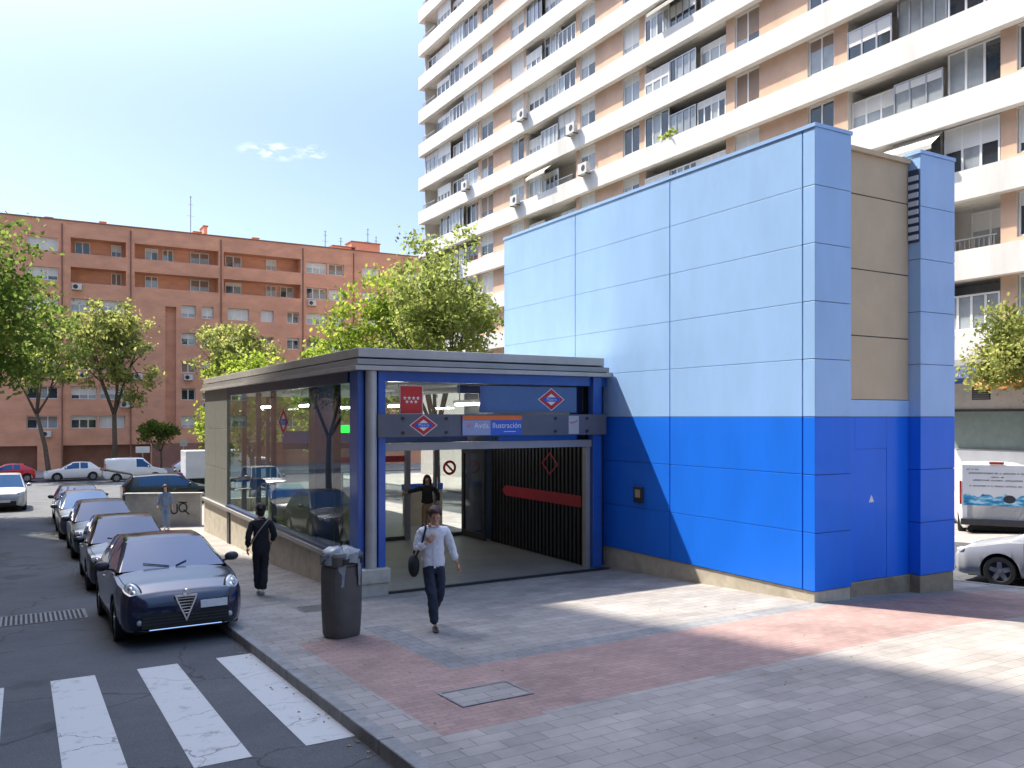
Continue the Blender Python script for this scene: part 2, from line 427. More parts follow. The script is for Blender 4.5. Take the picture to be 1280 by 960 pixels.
kerb('kerb', KX - .14, KX + .02, -12, 41)
kerb('kerb', 16.18, 16.34, -12, 41)
kerb('kerb', KX, 16.2, 40.98, 41.12)
kerb('kerb', -45, 45, 77.46, 77.62)
kerb('kerb', 23.36, 23.52, -12, 76)
kerb('kerb', -4.62, -4.46, -12, 42)

mb = MB()
for k in range(-6, 3):
    x0 = .30 + .975 * k
    if x0 < -4.4: continue
    for a, b in zip(lines(7.6, 11.75, .6), lines(7.6, 11.75, .6)[1:]):
        mb.quad(*[(x, y, gz(x, y, True) + .004) for x, y in ((x0, a), (x0 + .49, a), (x0 + .49, b), (x0, b))])
tag(mb.build('crosswalk', M_paint), kind='structure')

def cover(name, label, cat, x, y, w, l, m, bars=False, group=None):
    rd = x < KX
    mb = MB(); z = lambda a, b: gz(a, b, rd)
    mb.add([(a, b, z(a, b) + .004) for a, b in ((x - w, y - l), (x + w, y - l), (x + w, y + l), (x - w, y + l))], [(0, 1, 2, 3)])
    t = .03
    for (a0, a1, b0, b1) in ((x - w, x + w, y - l, y - l + t), (x - w, x + w, y + l - t, y + l), (x - w, x - w + t, y - l + t, y + l - t), (x + w - t, x + w, y - l + t, y + l - t)):
        mb.add([(a, b, z(a, b) + .010) for a, b in ((a0, b0), (a1, b0), (a1, b1), (a0, b1))], [(0, 1, 2, 3)], 1)
    if bars:
        n = int(2 * w / .075)
        for i in range(n):
            c = x - w + (i + .5) * 2 * w / n
            mb.add([(a, b, z(a, b) + .009) for a, b in ((c - .018, y - l), (c + .018, y - l), (c + .018, y + l), (c - .018, y + l))], [(0, 1, 2, 3)], 1)
    return tag(mb.build(name, [m, M_kerb]), label, cat, group)
M_iron = mat('cast_iron', (.09, .088, .085), .6, metal=.5, var=.3, scale=8)
M_hole = mat('drain_dark', (.015, .015, .015), .9, var=0)
cover('drain_grate', 'barred iron storm drain set in the asphalt left of the parked blue hatchback', 'drain', .25, 16.9, .75, .55, M_hole, True)
cover('access_cover', 'dark iron access cover in the pavement just behind the litter bin', 'manhole cover', 4.35, 14.0, .33, .3, M_iron)
cover('access_cover', 'square grey access cover in the red paving near the bottom of the picture', 'manhole cover', 4.2, 7.75, .42, .3, M_pave)

rl = random.Random(17); mb = MB()
for i in range(150):
    y = rl.uniform(3, 24); x = 2.70 - abs(rl.gauss(0, .12)) if rl.random() < .6 else rl.uniform(3, 10); rd = x < KX
    z = gz(x, y, rd) + .006; a = rl.uniform(0, 6.3); s_ = rl.uniform(.012, .03)
    c, d = math.cos(a) * s_, math.sin(a) * s_
    mb.add([(x + c, y + d, z), (x - d * .6, y + c * .6, z + .01), (x - c, y - d, z + .002), (x + d * .6, y - c * .6, z + .008)], [(0, 1, 2, 3)])
tag(mb.build('fallen_leaves', mat('dry_leaf', (.28, .22, .12), .9, var=.5, scale=9)), 'dry leaves and small litter scattered along the kerb and paving', 'litter', kind='stuff')
def post_sign(x, y, h, w, hh, label, m):
    t = empty('street_sign', (x, y, gz(x, y)), 0, label, 'sign')
    mb = MB(); mb.tube([(0, 0, 0), (0, 0, h)], .05, 8); mb.build('post', M_steel, t, world=False)
    mb = MB(); mb.box(-w, w, -.09, -.055, h - hh * 2, h - .02); mb.build('sign_plate', m, t, world=False)
post_sign(8.9, 77.9, 2.4, .55, .28, 'small white plate on a grey post left of the low round tree', M_white)
post_sign(12.2, 77.9, 3.0, .3, .3, 'grey post with a small plate right of the low round tree', M_steel)
# ------------------------------------------------------------------ buildings
def facade(mb, f, u0, u1, z0, z1, holes, m_wall=0, m_rev=0):
    """wall with openings; f(u, z, depth) -> point; holes: (u0, u1, z0, z1, depth, back material or None)"""
    us = sorted({u0, u1} | {h[0] for h in holes} | {h[1] for h in holes}); zs = sorted({z0, z1} | {h[2] for h in holes} | {h[3] for h in holes})
    us = [u for u in us if u0 <= u <= u1]; zs = [z for z in zs if z0 <= z <= z1]
    for a, b in zip(us, us[1:]):
        run = None
        for c, d in zip(zs, zs[1:]):
            cu, cz = (a + b) / 2, (c + d) / 2
            if any(h[0] < cu < h[1] and h[2] < cz < h[3] for h in holes):
                if run: mb.quad(f(a, run[0], 0), f(b, run[0], 0), f(b, run[1], 0), f(a, run[1], 0), m_wall); run = None
            else: run = (run[0], d) if run else (c, d)
        if run: mb.quad(f(a, run[0], 0), f(b, run[0], 0), f(b, run[1], 0), f(a, run[1], 0), m_wall)
    for h in holes:
        a, b, c, d, dep, back = h
        for p, q in (((a, c), (b, c)), ((b, c), (b, d)), ((b, d), (a, d)), ((a, d), (a, c))):
            mb.quad(f(*p, 0), f(*q, 0), f(*q, dep), f(*p, dep), m_rev)
        if back is not None: mb.quad(f(a, c, dep), f(b, c, dep), f(b, d, dep), f(a, d, dep), back)

def fbox(mb, f, u0, u1, z0, z1, d0, d1, m=0):
    p = [f(u, z, d) for d in (d0, d1) for (u, z) in ((u0, z0), (u1, z0), (u1, z1), (u0, z1))]
    mb.add(p, [(3, 2, 1, 0), (4, 5, 6, 7), (0, 1, 5, 4), (1, 2, 6, 5), (2, 3, 7, 6), (3, 0, 4, 7)], m)

def window(f, u0, u1, z0, z1, dep, parent, rnd, name='window', nm=2, frame=None, blind=None, shut=None, curtain=None):
    """a window: frame, sashes, panes and a roller blind let down by some amount"""
    mb = MB(); t = .07
    fbox(mb, f, u0, u1, z0, z0 + t, dep - .06, dep); fbox(mb, f, u0, u1, z1 - t, z1, dep - .06, dep)
    fbox(mb, f, u0, u0 + t, z0 + t, z1 - t, dep - .06, dep); fbox(mb, f, u1 - t, u1, z0 + t, z1 - t, dep - .06, dep)
    for k in range(1, nm):
        u = u0 + (u1 - u0) * k / nm
        fbox(mb, f, u - .045, u + .045, z0 + t, z1 - t, dep - .05, dep - .002)
    s = rnd.choice([0, 0, .15, .3, .45, .6, 1]) if shut is None else shut
    zb = z1 - t - s * (z1 - z0 - 2 * t)
    c = rnd.random() < .35 if curtain is None else curtain
    for k in range(nm):
        a = u0 + t + (u1 - u0 - 2 * t) * k / nm; b = u0 + t + (u1 - u0 - 2 * t) * (k + 1) / nm
        cc = 3 if c else 1
        if rnd.random() < .2: cc = 4 - cc
        if zb > z0 + t + .01: mb.quad(f(a, z0 + t, dep - .02), f(b, z0 + t, dep - .02), f(b, zb, dep - .02), f(a, zb, dep - .02), cc)
    if s > 0:
        fbox(mb, f, u0 + t, u1 - t, zb, z1 - t, dep - .045, dep - .025, 2)
    return mb.build(name, [frame or M_pwhite, M_wglass, blind or M_blind, M_wglass2], parent)

def ac_unit(f, u, z, parent, w=.8, h=.56):
    mb = MB(); fbox(mb, f, u - w / 2, u + w / 2, z, z + h, -.36, -.05)
    c = (u - .12, z + h / 2)
    mb.poly([f(c[0] + .21 * math.cos(a), c[1] + .21 * math.sin(a), -.364) for a in [i * math.pi / 8 for i in range(16)]], 1)
    fbox(mb, f, u - w / 2 + .05, u - w / 2 + .1, z - .06, z, -.4, -.002, 1); fbox(mb, f, u + w / 2 - .1, u + w / 2 - .05, z - .06, z, -.4, -.002, 1)
    return mb.build('air_conditioner', [M_ac, M_dark], parent)

# ---- red brick block across the far street
rnd = random.Random(11)
BY = 88.0
red = empty('brick_apartment_building', (12, BY, -2.4), 0, 'long red brick apartment block with rows of loggias and white windows across the far street', 'building')
fr = lambda u, z, d: (u, BY + d, z)
ROWZ = [2.0 + 2.73 * k for k in range(7)]
holes = []; wins = []; TOP = 21.25
def rw(u0, u1, k, **kw):
    if rnd.random() < .45: kw = {**kw, 'shut': kw.get('shut') or rnd.choice([.5, .7, .85, 1]), 'curtain': True}
    holes.append((u0, u1, ROWZ[k], ROWZ[k] + 1.2, .28, None)); wins.append((u0, u1, k, kw))
for k in range(7):
    rw(-9.2, -6.9, k); rw(-5.4, -3.2, k); rw(.35, 2.9, k, shut=1 if k == 6 else None)
    rw(26.05, 28.3, k); rw(28.5, 30.2, k); rw(32.3, 34.3, k); rw(37.5, 39.5, k)
    if k < 5:
        rw(3.9, 6.1, k); rw(6.3, 8.5, k)
        rw(13.55, 14.9, k); rw(15.5, 16.6, k)
        rw(18.0, 20.1, k); rw(21.3, 22.6, k); rw(24.0, 25.3, k)
    else:
        z0 = ROWZ[k] - .05; z1 = z0 + 1.45
        for a, b in ((3.9, 8.6), (9.35, 17.1), (17.6, 25.45)): holes.append((a, b, z0, z1, 1.3, 0))
holes.append((12.1, 13.1, 1.0, 13.9, .45, 0))
holes += [(3.2, 10.8, -2.6, .45, .9, 1), (18, 34, -2.6, .45, .9, 1), (-8, 1.2, -2.6, .45, .9, 1)]
mb = MB(); facade(mb, fr, -70, 46, -2.6, TOP, holes, 0, 0)
# side and back walls, roof
mb.box(-70, 46, BY + 1.5, BY + 14, -2.6, TOP - .5, 0)
mb.quad((-70, BY, -2.6), (-70, BY + 1.5, -2.6), (-70, BY + 1.5, TOP), (-70, BY, TOP)); mb.quad((46, BY, -2.6), (46, BY + 1.5, -2.6), (46, BY + 1.5, TOP), (46, BY, TOP))
mb.quad((-70, BY + .3, TOP), (46, BY + .3, TOP), (46, BY + .3, TOP - .6), (-70, BY + .3, TOP - .6))
mb.build('wall', [M_brick, M_brickd], red)
mb = MB(); mb.box(-70.05, 46.05, BY - .05, BY + .35, TOP, TOP + .12); mb.build('coping', M_brickd, red)
mb = MB(); mb.box(10.9, 17.9, BY - .02, BY + .05, -2.6, .5); mb.build('brown_brick_base', M_brickd, red)
for (u0, u1, k, kw) in wins:
    window(fr, u0 + .02, u1 - .02, ROWZ[k] + .02, ROWZ[k] + 1.18, .26, red, rnd, nm=3 if u1 - u0 > 2.1 else 2, blind=rnd.choice([M_blind, M_blind, M_blind, M_blindb]), **kw)
for k in (5, 6):
    for a, b in ((4.3, 5.6), (6.0, 7.0), (7.4, 8.3), (10.4, 11.6), (12.0, 13.0), (14.6, 16.4), (18.0, 19.6), (22.1, 23.2), (23.6, 25.0)):
        if rnd.random() < .85:
            f2 = lambda u, z, d: (u, BY + 1.28 + d - .02, z)
            window(f2, a, b, ROWZ[k] + .1, ROWZ[k] + 1.25, 0, red, rnd, name='loggia_window', blind=rnd.choice([M_blind, M_blindb]))
for u, k in ((8.5, 1), (5.0, 2), (4.4, 5), (9.6, 2), (14.2, 2), (15.9, 1), (17.4, 3), (26.6, 5), (1.9, 0), (20.9, 3), (23.3, 1), (31.2, 4)):
    ac_unit(fr, u, ROWZ[k] - .75, red)
for x in (3.2, 9.0, 17.35, 25.7, 31.3):
    mb = MB(); mb.tube([(x, BY - .07, TOP - .3), (x, BY - .07, -2.2)], .06, 8); mb.build('rain_pipe', M_brickd, red)
for (x, w, h, dd) in ((2.2, .6, .7, 3), (6.9, .5, 1.0, 4), (21.5, .6, .8, 3), (26.2, .9, .6, 3), (15.6, .7, .8, 3), (16.3, .35, 1.4, 2.5), (31.2, 2.6, .9, 3), (33.8, 3.4, 1.6, 3)):
    mb = MB(); mb.box(x - w / 2, x + w / 2, BY + dd, BY + dd + 2, TOP - .6, TOP + h); mb.box(x - w / 2 - .08, x + w / 2 + .08, BY + dd - .08, BY + dd + 2.08, TOP + h, TOP + h + .12, 1)
    mb.build('roof_turret' if w > 1 else 'chimney', [M_brick, M_brickd], red)
for (x, h) in ((15.0, 4.6), (29.2, 2.6), (34.2, 3.4), (35.2, 2.6), (31.0, 2.0)):
    mb = MB(); zb = TOP - .5 if x < 30 else TOP + .8
    mb.tube([(x, BY + 3.4, zb), (x, BY + 3.4, TOP + h)], .045, 6)
    for q in (.55, .8, .97):
        mb.tube([(x - .5 * (1.3 - q), BY + 3.4, TOP + h * q), (x + .5 * (1.3 - q), BY + 3.4, TOP + h * q)], .025, 5)
    mb.build('antenna', M_steel, red)

# ---- white banded block on the right
rnd = random.Random(5)
WX = 31.6
wb = empty('banded_apartment_building', (WX, 35, -1.0), 0, 'tall apartment block with long white bands and orange brick behind the blue tower', 'building')
fw = lambda u, z, d: (WX + .4 + d, u, z)         # the brick wall stands back behind the bands
fb = lambda u, z, d: (WX + d, u, z)
YA, YB = -6.0, 70.75
BZ = [5.33 + 3.1 * k for k in range(13)]             # undersides of the bands
MODS_W = [(57.8, 59.9), (53.12, 55.1), (44.2, 45.9), (39.7, 41.3), (30.2, 31.9), (25.7, 27.2), (15.9, 17.55), (11.4, 13.0), (2.2, 3.8)]
LOGG = [(60.3, 70.55), (46.35, 52.8), (32.5, 39.1), (18.15, 24.95), (4.2, 10.9)]
vis = lambda y, z: z < 3.1 + (.55 + .03) * (.504 * WX + .864 * y) + 4.5
holes = []
mbw = MB()
for k, bz in enumerate(BZ):
    z0, z1 = bz + 1.15, bz + 3.1
    for a, b in MODS_W: holes.append((a, b, z0 + .22, z1 - .05, .16, None))
    for a, b in LOGG: holes.append((a, b, z0 + .02, z1 - .012, 1.3, 1))
facade(mbw, fw, YA, YB, 5.0, BZ[-1] + 3.1, holes, 0, 1)
mbw.quad((WX + .4, YB, 5), (WX + 13, YB, 5), (WX + 13, YB, BZ[-1] + 3.1), (WX + .4, YB, BZ[-1] + 3.1))
mbw.quad((WX + .4, YA, 5), (WX + 13, YA, 5), (WX + 13, YA, BZ[-1] + 3.1), (WX + .4, YA, BZ[-1] + 3.1))
mbw.quad((WX + 13, YB, -3), (WX + 13, YA, -3), (WX + 13, YA, BZ[-1] + 3.1), (WX + 13, YB, BZ[-1] + 3.1))
mbw.quad((WX + .4, YB, BZ[-1] + 3.1), (WX + 13, YB, BZ[-1] + 3.1), (WX + 13, YA, BZ[-1] + 3.1), (WX + .4, YA, BZ[-1] + 3.1))
mbw.build('wall', [M_obrick, mat('pale_loggia_render', (.60, .56, .50), .8, var=.08)], wb)
for k, bz in enumerate(BZ):
    mb = MB()
    mb.box(WX, WX + .38, YA, YB + .4, bz, bz + 1.15)
    mb.box(WX + .382, WX + 2.0, YA, YB + .4, bz - .0, bz + .16)
    mb.box(WX + .02, WX + 13, YB + .402, YB + .6, bz, bz + 1.15)
    mb.build('balcony_band', M_band, wb)
for k, bz in enumerate(BZ):
    z0, z1 = bz + 1.37, bz + 3.05
    for a, b in MODS_W:
        if not vis(b, z0) or (b < 14 and bz > 18): continue
        window(fw, a + .02, b - .02, z0 + .01, z1 - .01, .15, wb, rnd, nm=2, blind=rnd.choice([M_blind, M_blind, M_blindb]), shut=rnd.choice([0, .3, .5, .5, .8, 1]))
    for j, (a, b) in enumerate(LOGG):
        if not vis(b, z0) or (b < 14 and bz > 18): continue
        # each loggia: some bays glazed in, some left open behind a rail
        n = 3 if b - a < 9 else 4
        for q in range(n):
            u0 = a + (b - a) * q / n; u1 = a + (b - a) * (q + 1) / n
            r = rnd.random()
            if j == 0 and q == n - 1: r = .95 if k % 3 else .2
            if r < .88:
                window(fw, u0 + .02, u1 - .02, bz + 1.15, bz + 2.55 + .5 * rnd.choice([0, 1]), rnd.choice([-.02, .05, .3]), wb, rnd, name='balcony_glazing', nm=rnd.choice([3, 4]),
                       shut=rnd.choice([0, 0, .25, .5]), curtain=rnd.random() < .6, frame=rnd.choice([M_pwhite, M_pwhite, M_pwhite, M_steel]))
            else:
                mb = MB(); fbox(mb, fw, u0, u1, bz + 1.55, bz + 1.6, -.3, -.25)
                for i in range(12):
                    u = u0 + (u1 - u0) * (i + .5) / 12; fbox(mb, fw, u - .012, u + .012, bz + 1.15, bz + 1.55, -.287, -.263)
                mb.build('balcony_rail', M_steel, wb)
                f2 = lambda u, z, d: (WX + .4 + 1.28 + d, u, z)
                window(f2, u0 + .3, u1 - .4, bz + 1.2, bz + 2.9, -.02, wb, rnd, name='balcony_door', nm=2)
for u, z in ((37.3, 12.75), (35.1, 12.8), (47.2, 15.9), (53.4, 18.9), (46.0, 22.0), (52.4, 24.9), (44.6, 19.0), (58.6, 13.0), (33.4, 16.0), (23.2, 9.6), (61.4, 21.9), (40.4, 9.8), (63.5, 16.0), (29.0, 12.9)):
    ac_unit(fb, u, z - .2, wb, .95, .7)
mb = MB(); fbox(mb, fb, 23.0, 23.55, 9.75, 10.15, -.35, -.05); mb.build('flower_pot', mat('terracotta', (.5, .13, .05), .8), wb)
for (a, b, k, c) in ((49.0, 51.5, 4, (.55, .52, .46)), (20.4, 23.0, 2, (.5, .48, .44)), (35.5, 38.0, 6, (.45, .42, .36))):
    zz = BZ[k] + 3.02; mb = MB()
    mb.add([(WX + .35, a, zz), (WX + .35, b, zz), (WX - .45, b, zz - .62), (WX - .45, a, zz - .62), (WX - .45, b, zz - .8), (WX - .45, a, zz - .8)], [(0, 1, 2, 3), (3, 2, 4, 5)])
    mb.build('balcony_awning', mat('awning_cloth_%d' % k, c, .8, var=.1), wb)
rp = random.Random(8)
for (y, k) in ((50.2, 3), (36.8, 4), (21.6, 1), (63.4, 4)):
    mb = MB()
    for i in range(60):
        c = Vector((WX + .1 + rp.gauss(0, .12), y + rp.gauss(0, .28), BZ[k] + 1.28 + abs(rp.gauss(0, .16)))); n = Vector((rp.gauss(0, 1), rp.gauss(0, 1), rp.gauss(0, 1))).normalized(); a_ = n.orthogonal() * .09; b_ = n.cross(a_)
        mb.quad(c - a_, c - b_ * .6, c + a_, c + b_ * .6)
    mb.build('balcony_plant', M_leafm, wb)
# shop floor
mb = MB()
holes = [(13.6, 18.3, 2.05, 3.25, .12, 1), (18.3, 19.0, 3.75, 4.4, .1, None), (22, 26, -1.0, 3.0, .3, 1), (30, 35, -1, 3.0, .3, 1), (6, 12, -.5, 3.0, .3, 1)]
facade(mb, fb, YA, YB, -2.8, 5.33, [(17.0, 20.3, 1.85, 3.3, .14, 1), (22.5, 27, -1.5, 3.0, .3, 1), (30, 35, -1.5, 3.0, .3, 1), (8, 14, -1, 2.8, .3, 1), (40, 46, -1.7, 2.7, .3, 1), (52, 58, -1.9, 2.5, .3, 1)], 0, 0)
mb.quad((WX, YB, -3), (WX + 13, YB, -3), (WX + 13, YB, 5.33), (WX, YB, 5.33))
mb.build('shop_front', [mat('beige_render', (.46, .43, .39), .8, var=.1), mat('frosted_shop_glass', (.22, .27, .25), .15, var=.1)], wb)
mb = MB(); fbox(mb, fb, 16.9, 20.4, 3.3, 3.38, -.06, .1); fbox(mb, fb, 16.86, 16.98, 1.0, 3.3, -.06, .1); mb.build('shop_window_frame', M_dark, wb)
mb = MB(); fbox(mb, fb, 17.0, 21.5, -2.0, 1.8, -.05, 0); mb.build('white_shop_panel', M_white, wb)
mb = MB(); fbox(mb, fb, 14.5, 16.8, .6, 1.6, -.05, 0); fbox(mb, fb, 14.5, 16.8, 1.6, 1.9, -.08, 0, 1); mb.build('blue_shop_sign', [mat('pale_blue_sign', (.22, .33, .6), .5), M_dkblue], wb)
mb = MB(); fbox(mb, fb, 18.3, 19.0, 3.75, 4.3, -.03, 0)
for i in range(6): fbox(mb, fb, 18.34, 18.96, 3.8 + i * .08, 3.83 + i * .08, -.05, -.03, 1)
mb.build('wall_vent', [M_dark, M_steel], wb)
mb = MB()
mb.add([fb(18.6, 5.1, 0), fb(21.5, 5.1, 0), fb(21.5, 4.55, -1.1), fb(18.6, 4.55, -1.1), fb(18.6, 4.35, -1.1), fb(21.5, 4.35, -1.1)], [(0, 1, 2, 3), (3, 2, 5, 4)])
mb.build('awning', M_dkblue, wb)
mb = MB()
mb.add([fb(15.0, 4.75, 0), fb(18.4, 4.75, 0), fb(18.4, 4.3, -.9), fb(15.0, 4.3, -.9), fb(15.0, 4.12, -.9), fb(18.4, 4.12, -.9)], [(0, 1, 2, 3), (3, 2, 5, 4)])
mb.build('awning', mat('orange_awning', (.5, .2, .07), .8), wb)

# ---- tall block on the near side of the street, outside the picture: it shades the street and shows in reflections
rnd = random.Random(3)
lb = empty('shading_apartment_building', (-8, 15, 0), 0, 'tall tan brick apartment block across the street from the blue tower, shading the road', 'building')
HL = 48.5
def wall_run(mb, a, b, wins=True):
    a, b = Vector((*a, 0)), Vector((*b, 0)); ln = (b - a).length; d = (b - a) / ln; n = Vector((d.y, -d.x, 0))
    f = lambda u, z, dep: tuple(a + d * u - n * dep + Vector((0, 0, z)))
    hs = [(j * 4.6 + 1.4, j * 4.6 + 3.2, 1.6 + 3.1 * k, 3.0 + 3.1 * k, .2, 1) for k in range(15) for j in range(int((ln - 1) / 4.6))] if wins else []
    facade(mb, f, 0, ln, -4, HL, hs, 0, 0)
mb = MB()
plan = [(-5.4, -24), (-5.4, 30), (-9.0, 53), (-22, 53), (-22, -24)]
for i in range(5): wall_run(mb, plan[i], plan[(i + 1) % 5], i < 2)
mb.poly([(x, y, HL) for x, y in plan])
mb.build('wall', [mat('tan_brick', (.36, .28, .21), .85, var=.1), M_wglass], lb)
mb = MB()
for (x0, y0), (x1, y1) in zip(plan[:2], plan[1:3]):
    mb.tube([(x0 - .2, y0, HL + 1.75), (x1 - .2, y1, HL + 1.75)], .45, 8)
    for i in range(12):
        t = (i + .5) / 12; mb.tube([(x0 - .2 + (x1 - x0) * t, y0 + (y1 - y0) * t, HL), (x0 - .2 + (x1 - x0) * t, y0 + (y1 - y0) * t, HL + 1.4)], .05, 6)
mb.build('streak_shadow_beam', M_steel, lb)  # unseen beam on stays, added to cast a streak beside the shade edge
# unseen block added behind the viewer to fill reflections in glass and panels
rb_ = empty('rear_reflection_building', (10, -46, 0), 0, 'apartment block added behind the viewer to fill the reflections, itself unseen', 'building')
mb = MB(); facade(mb, lambda u, z, d: (u, -46 - d, z), -40, 70, 0, 17, [(-38 + 4.4 * j, -36 + 4.4 * j, 3 + 3 * k, 4.4 + 3 * k, .2, 1) for j in range(24) for k in range(4)], 0, 0)
mb.quad((-40, -46, 17), (70, -46, 17), (70, -58, 17), (-40, -58, 17))
mb.build('wall', [mat('shade_toned_render', (.09, .085, .08), .9, var=.2), M_wglass], rb_)  # wall colour darkened so the block reads as shaded in reflections
# ------------------------------------------------------------------ blue clad lift tower
tw = empty('blue_clad_tower', (12.85, 14.25, .1), 0, 'tall windowless tower of light blue panels over a deep blue base', 'tower')
X0, X1, Y0, Y1, ZT, ZM, ZB = 11.0, 14.75, 9.2, 19.28, 7.83, 3.1, .284
VY = [9.45, 12.7, 15.97, 19.28]
def panel_rows(lo, hi, n): return [lo + (hi - lo) * i / n for i in range(n + 1)]
RU = panel_rows(ZM, ZT - .06, 5); RL = panel_rows(ZB, ZM, 3)
g = .012
def long_panels(zr, name, m):
    for a, b in zip(VY, VY[1:]):
        mb = MB()
        for c, d in zip(zr, zr[1:]):
            mb.box(X0, X0 + .04, a + g, b - g, c + g * .35, d - g * .35)
        mb.build(name, m, tw, bevel=.004)
long_panels(RU, 'light_blue_panel', M_lblue); long_panels(RL, 'deep_blue_panel', M_dblue)
mb = MB(); mb.box(X0 + .042, X1 - .05, Y0 + .30, Y1, -1.0, ZT - .12); mb.build('core_wall', M_joint, tw)
# pale seams between the rows
mb = MB()
for z in RU[1:-1]: mb.box(X0 + .012, X0 + .0415, Y0 + .3, Y1 - .02, z - .006, z + .006)
mb.build('panel_seam', M_ljoint, tw)
# corner fins on the short side
def fin(xa, xb, yb):
    for zr, m, nm in ((RU, M_lblue, 'light_blue_fin'), (RL, M_dblue, 'deep_blue_fin')):
        mb = MB()
        for c, d in zip(zr, zr[1:]): mb.box(xa, xb, Y0, yb, c + g * .4, d - g * .4)
        mb.build(nm, m, tw, bevel=.006)
    mb = MB(); mb.box(xa + .02, xb - .02, Y0 + .02, yb, ZB, ZT - .07); mb.build('fin_joint', M_joint, tw)
fin(X0, X0 + .88, Y0 + .25 - g); fin(X0 + 2.74, X1, Y0 + .28)
mb = MB(); mb.box(X1 - .048, X1, Y0 + .285, Y1, ZM, ZT - .06); mb.build('light_blue_panel', M_lblue, tw)
mb = MB(); mb.box(X1 - .048, X1, Y0 + .285, Y1, ZB, ZM - .01); mb.build('deep_blue_panel', M_dblue, tw)
yr = Y0 + .235
mb = MB()
for z0, z1 in ((3.4, 4.48), (4.5, 5.62), (5.64, 6.9), (6.92, 7.62)):
    mb.box(X0 + .885, X0 + 2.735, yr, yr + .05, z0, z1)
mb.build('beige_louvre_panel', M_beige, tw, bevel=.004)
mb = MB()
for z in (4.49, 5.63, 6.91): mb.box(X0 + .885, X0 + 2.735, yr + .012, yr + .048, z - .03, z + .03)
mb.build('panel_joint_strip', M_dark, tw)
mb = MB(); mb.box(X0 + .885, X0 + 2.735, yr - .06, Y1, 7.625, 7.7); mb.build('beige_coping', M_beige, tw)
mb = MB(); mb.box(X0 + .885, X0 + 2.735, yr - .01, yr + .06, ZM + .005, 3.39); mb.build('light_blue_panel', M_lblue, tw)
mb = MB(); mb.box(X0 + .885, X0 + 1.28, yr, yr + .05, ZB, ZM - .004); mb.box(X0 + 2.13, X0 + 2.735, yr, yr + .05, ZB, ZM - .004); mb.box(X0 + 1.285, X0 + 2.125, yr, yr + .05, 2.55, ZM - .004)
mb.build('deep_blue_panel', M_dblue, tw)
mb = MB(); mb.box(X0 + 1.2825, X0 + 2.1275, yr + .005, yr + .06, ZB + .004, 2.548); dr = mb.build('service_door', M_dblue, tw, bevel=.004)
mb = MB(); mb.add([(X0 + 1.72 + a, yr + .0035, 1.62 + b) for a, b in ((-.07, 0), (.07, 0), (0, .13))], [(0, 1, 2)]); mb.build('white_triangle_sticker', M_white, dr)
# pale bars on dark backing imitate sun and shadow stripes inside the far fin
mb = MB()
for i in range(8):
    z = 6.25 + i * .15; mb.box(X0 + 2.70, X0 + 2.738, Y0 + .03, Y0 + .22, z, z + .085)
mb.build('sun_stripe_bar', mat('sun_stripe_pale', (.55, .63, .75), .5, var=.05), tw)
mb = MB(); mb.box(X0 + 2.725, X0 + 2.7395, Y0 + .02, Y0 + .23, 6.2, 7.5); mb.build('shadow_stripe_backing', M_joint, tw)
# roof coping and stone base
mb = MB(); mb.box(X0 - .015, X0 + .06, Y0 - .015, Y1 + .02, ZT - .06, ZT); mb.box(X0 + .062, X0 + .9, Y0 - .015, Y0 + .27, ZT - .06, ZT)
mb.box(X0 + 2.72, X1 + .015, Y0 - .015, Y0 + .3, ZT - .06, ZT); mb.box(X1 - .06, X1 + .015, Y0 + .302, Y1, ZT - .06, ZT); mb.build('roof_coping', M_lblue, tw)
mb = MB(); mb.box(X0 + .02, X0 + .3, Y0 + .02, Y1, -.9, ZB - .005); mb.box(X0 + .302, X0 + .88, Y0 + .02, Y0 + .4, -.3, ZB - .005)
mb.build('stone_base', M_stone, tw, bevel=.01)
mb = MB(); mb.box(X0 + .882, X0 + 2.74, Y0 + .2, Y0 + .6, -.4, ZB - .005); mb.box(X0 + 2.742, X1 - .02, Y0 + .01, Y0 + .6, -.4, ZB - .005); mb.box(X1 - .3, X1 - .02, Y0 + .602, Y1, -1.3, ZB - .005)
mb.build('dirty_stone_base', M_stone2, tw, bevel=.01)
mb = MB(); mb.box(X0 - .05, X0 - .001, 13.5, 13.78, 1.33, 1.66); cb = mb.build('control_box', M_dark, tw, bevel=.008)
mb = MB(); mb.box(X0 - .056, X0 - .051, 13.56, 13.72, 1.44, 1.6); mb.build('box_window', M_tan, cb)

# ------------------------------------------------------------------ metro entrance pavilion
PX, PY, PB = 5.33, 14.75, 29.75
FZ = -.14
pv = empty('metro_entrance_pavilion', (8.2, 22, -.3), 0, 'glazed metro entrance pavilion with flat grey roof, blue steel posts and red diamond signs', 'metro entrance')
mb = MB(); mb.box(PX - .02, 10.88, PY - .06, PB + .1, 4.2, 4.37); mb.build('roof', M_fascia2, pv, bevel=.01)
mb = MB(); mb.box(PX + .08, 10.95, PY + .05, PB, 4.165, 4.198); mb.build('roof_shadow_gap', M_dark, pv)
mb = MB(); mb.box(PX - .06, 10.97, PY - .12, PB + .1, 4.06, 4.163); mb.build('fascia_plate', M_fascia, pv, bevel=.006)
mb = MB(); mb.box(PX + .0, 10.98, PY - .02, PB, 4.04, 4.058); mb.build('fascia_gap', M_dark, pv)
mb = MB(); mb.box(PX - .12, 10.985, PY - .2, PB + .1, 3.955, 4.038); mb.build('fascia_lip', M_fascia2, pv, bevel=.006)
mb = MB(); mb.box(PX + .1, 10.98, PY + .1, PB - .1, 3.80, 3.952); mb.build('ceiling', mat('hall_ceiling', (.45, .46, .47), .6), pv)
mb = MB(); mb.box(5.83, 10.98, PY - .02, PY + .08, 3.76, 3.95); mb.build('front_header', M_blue, pv)
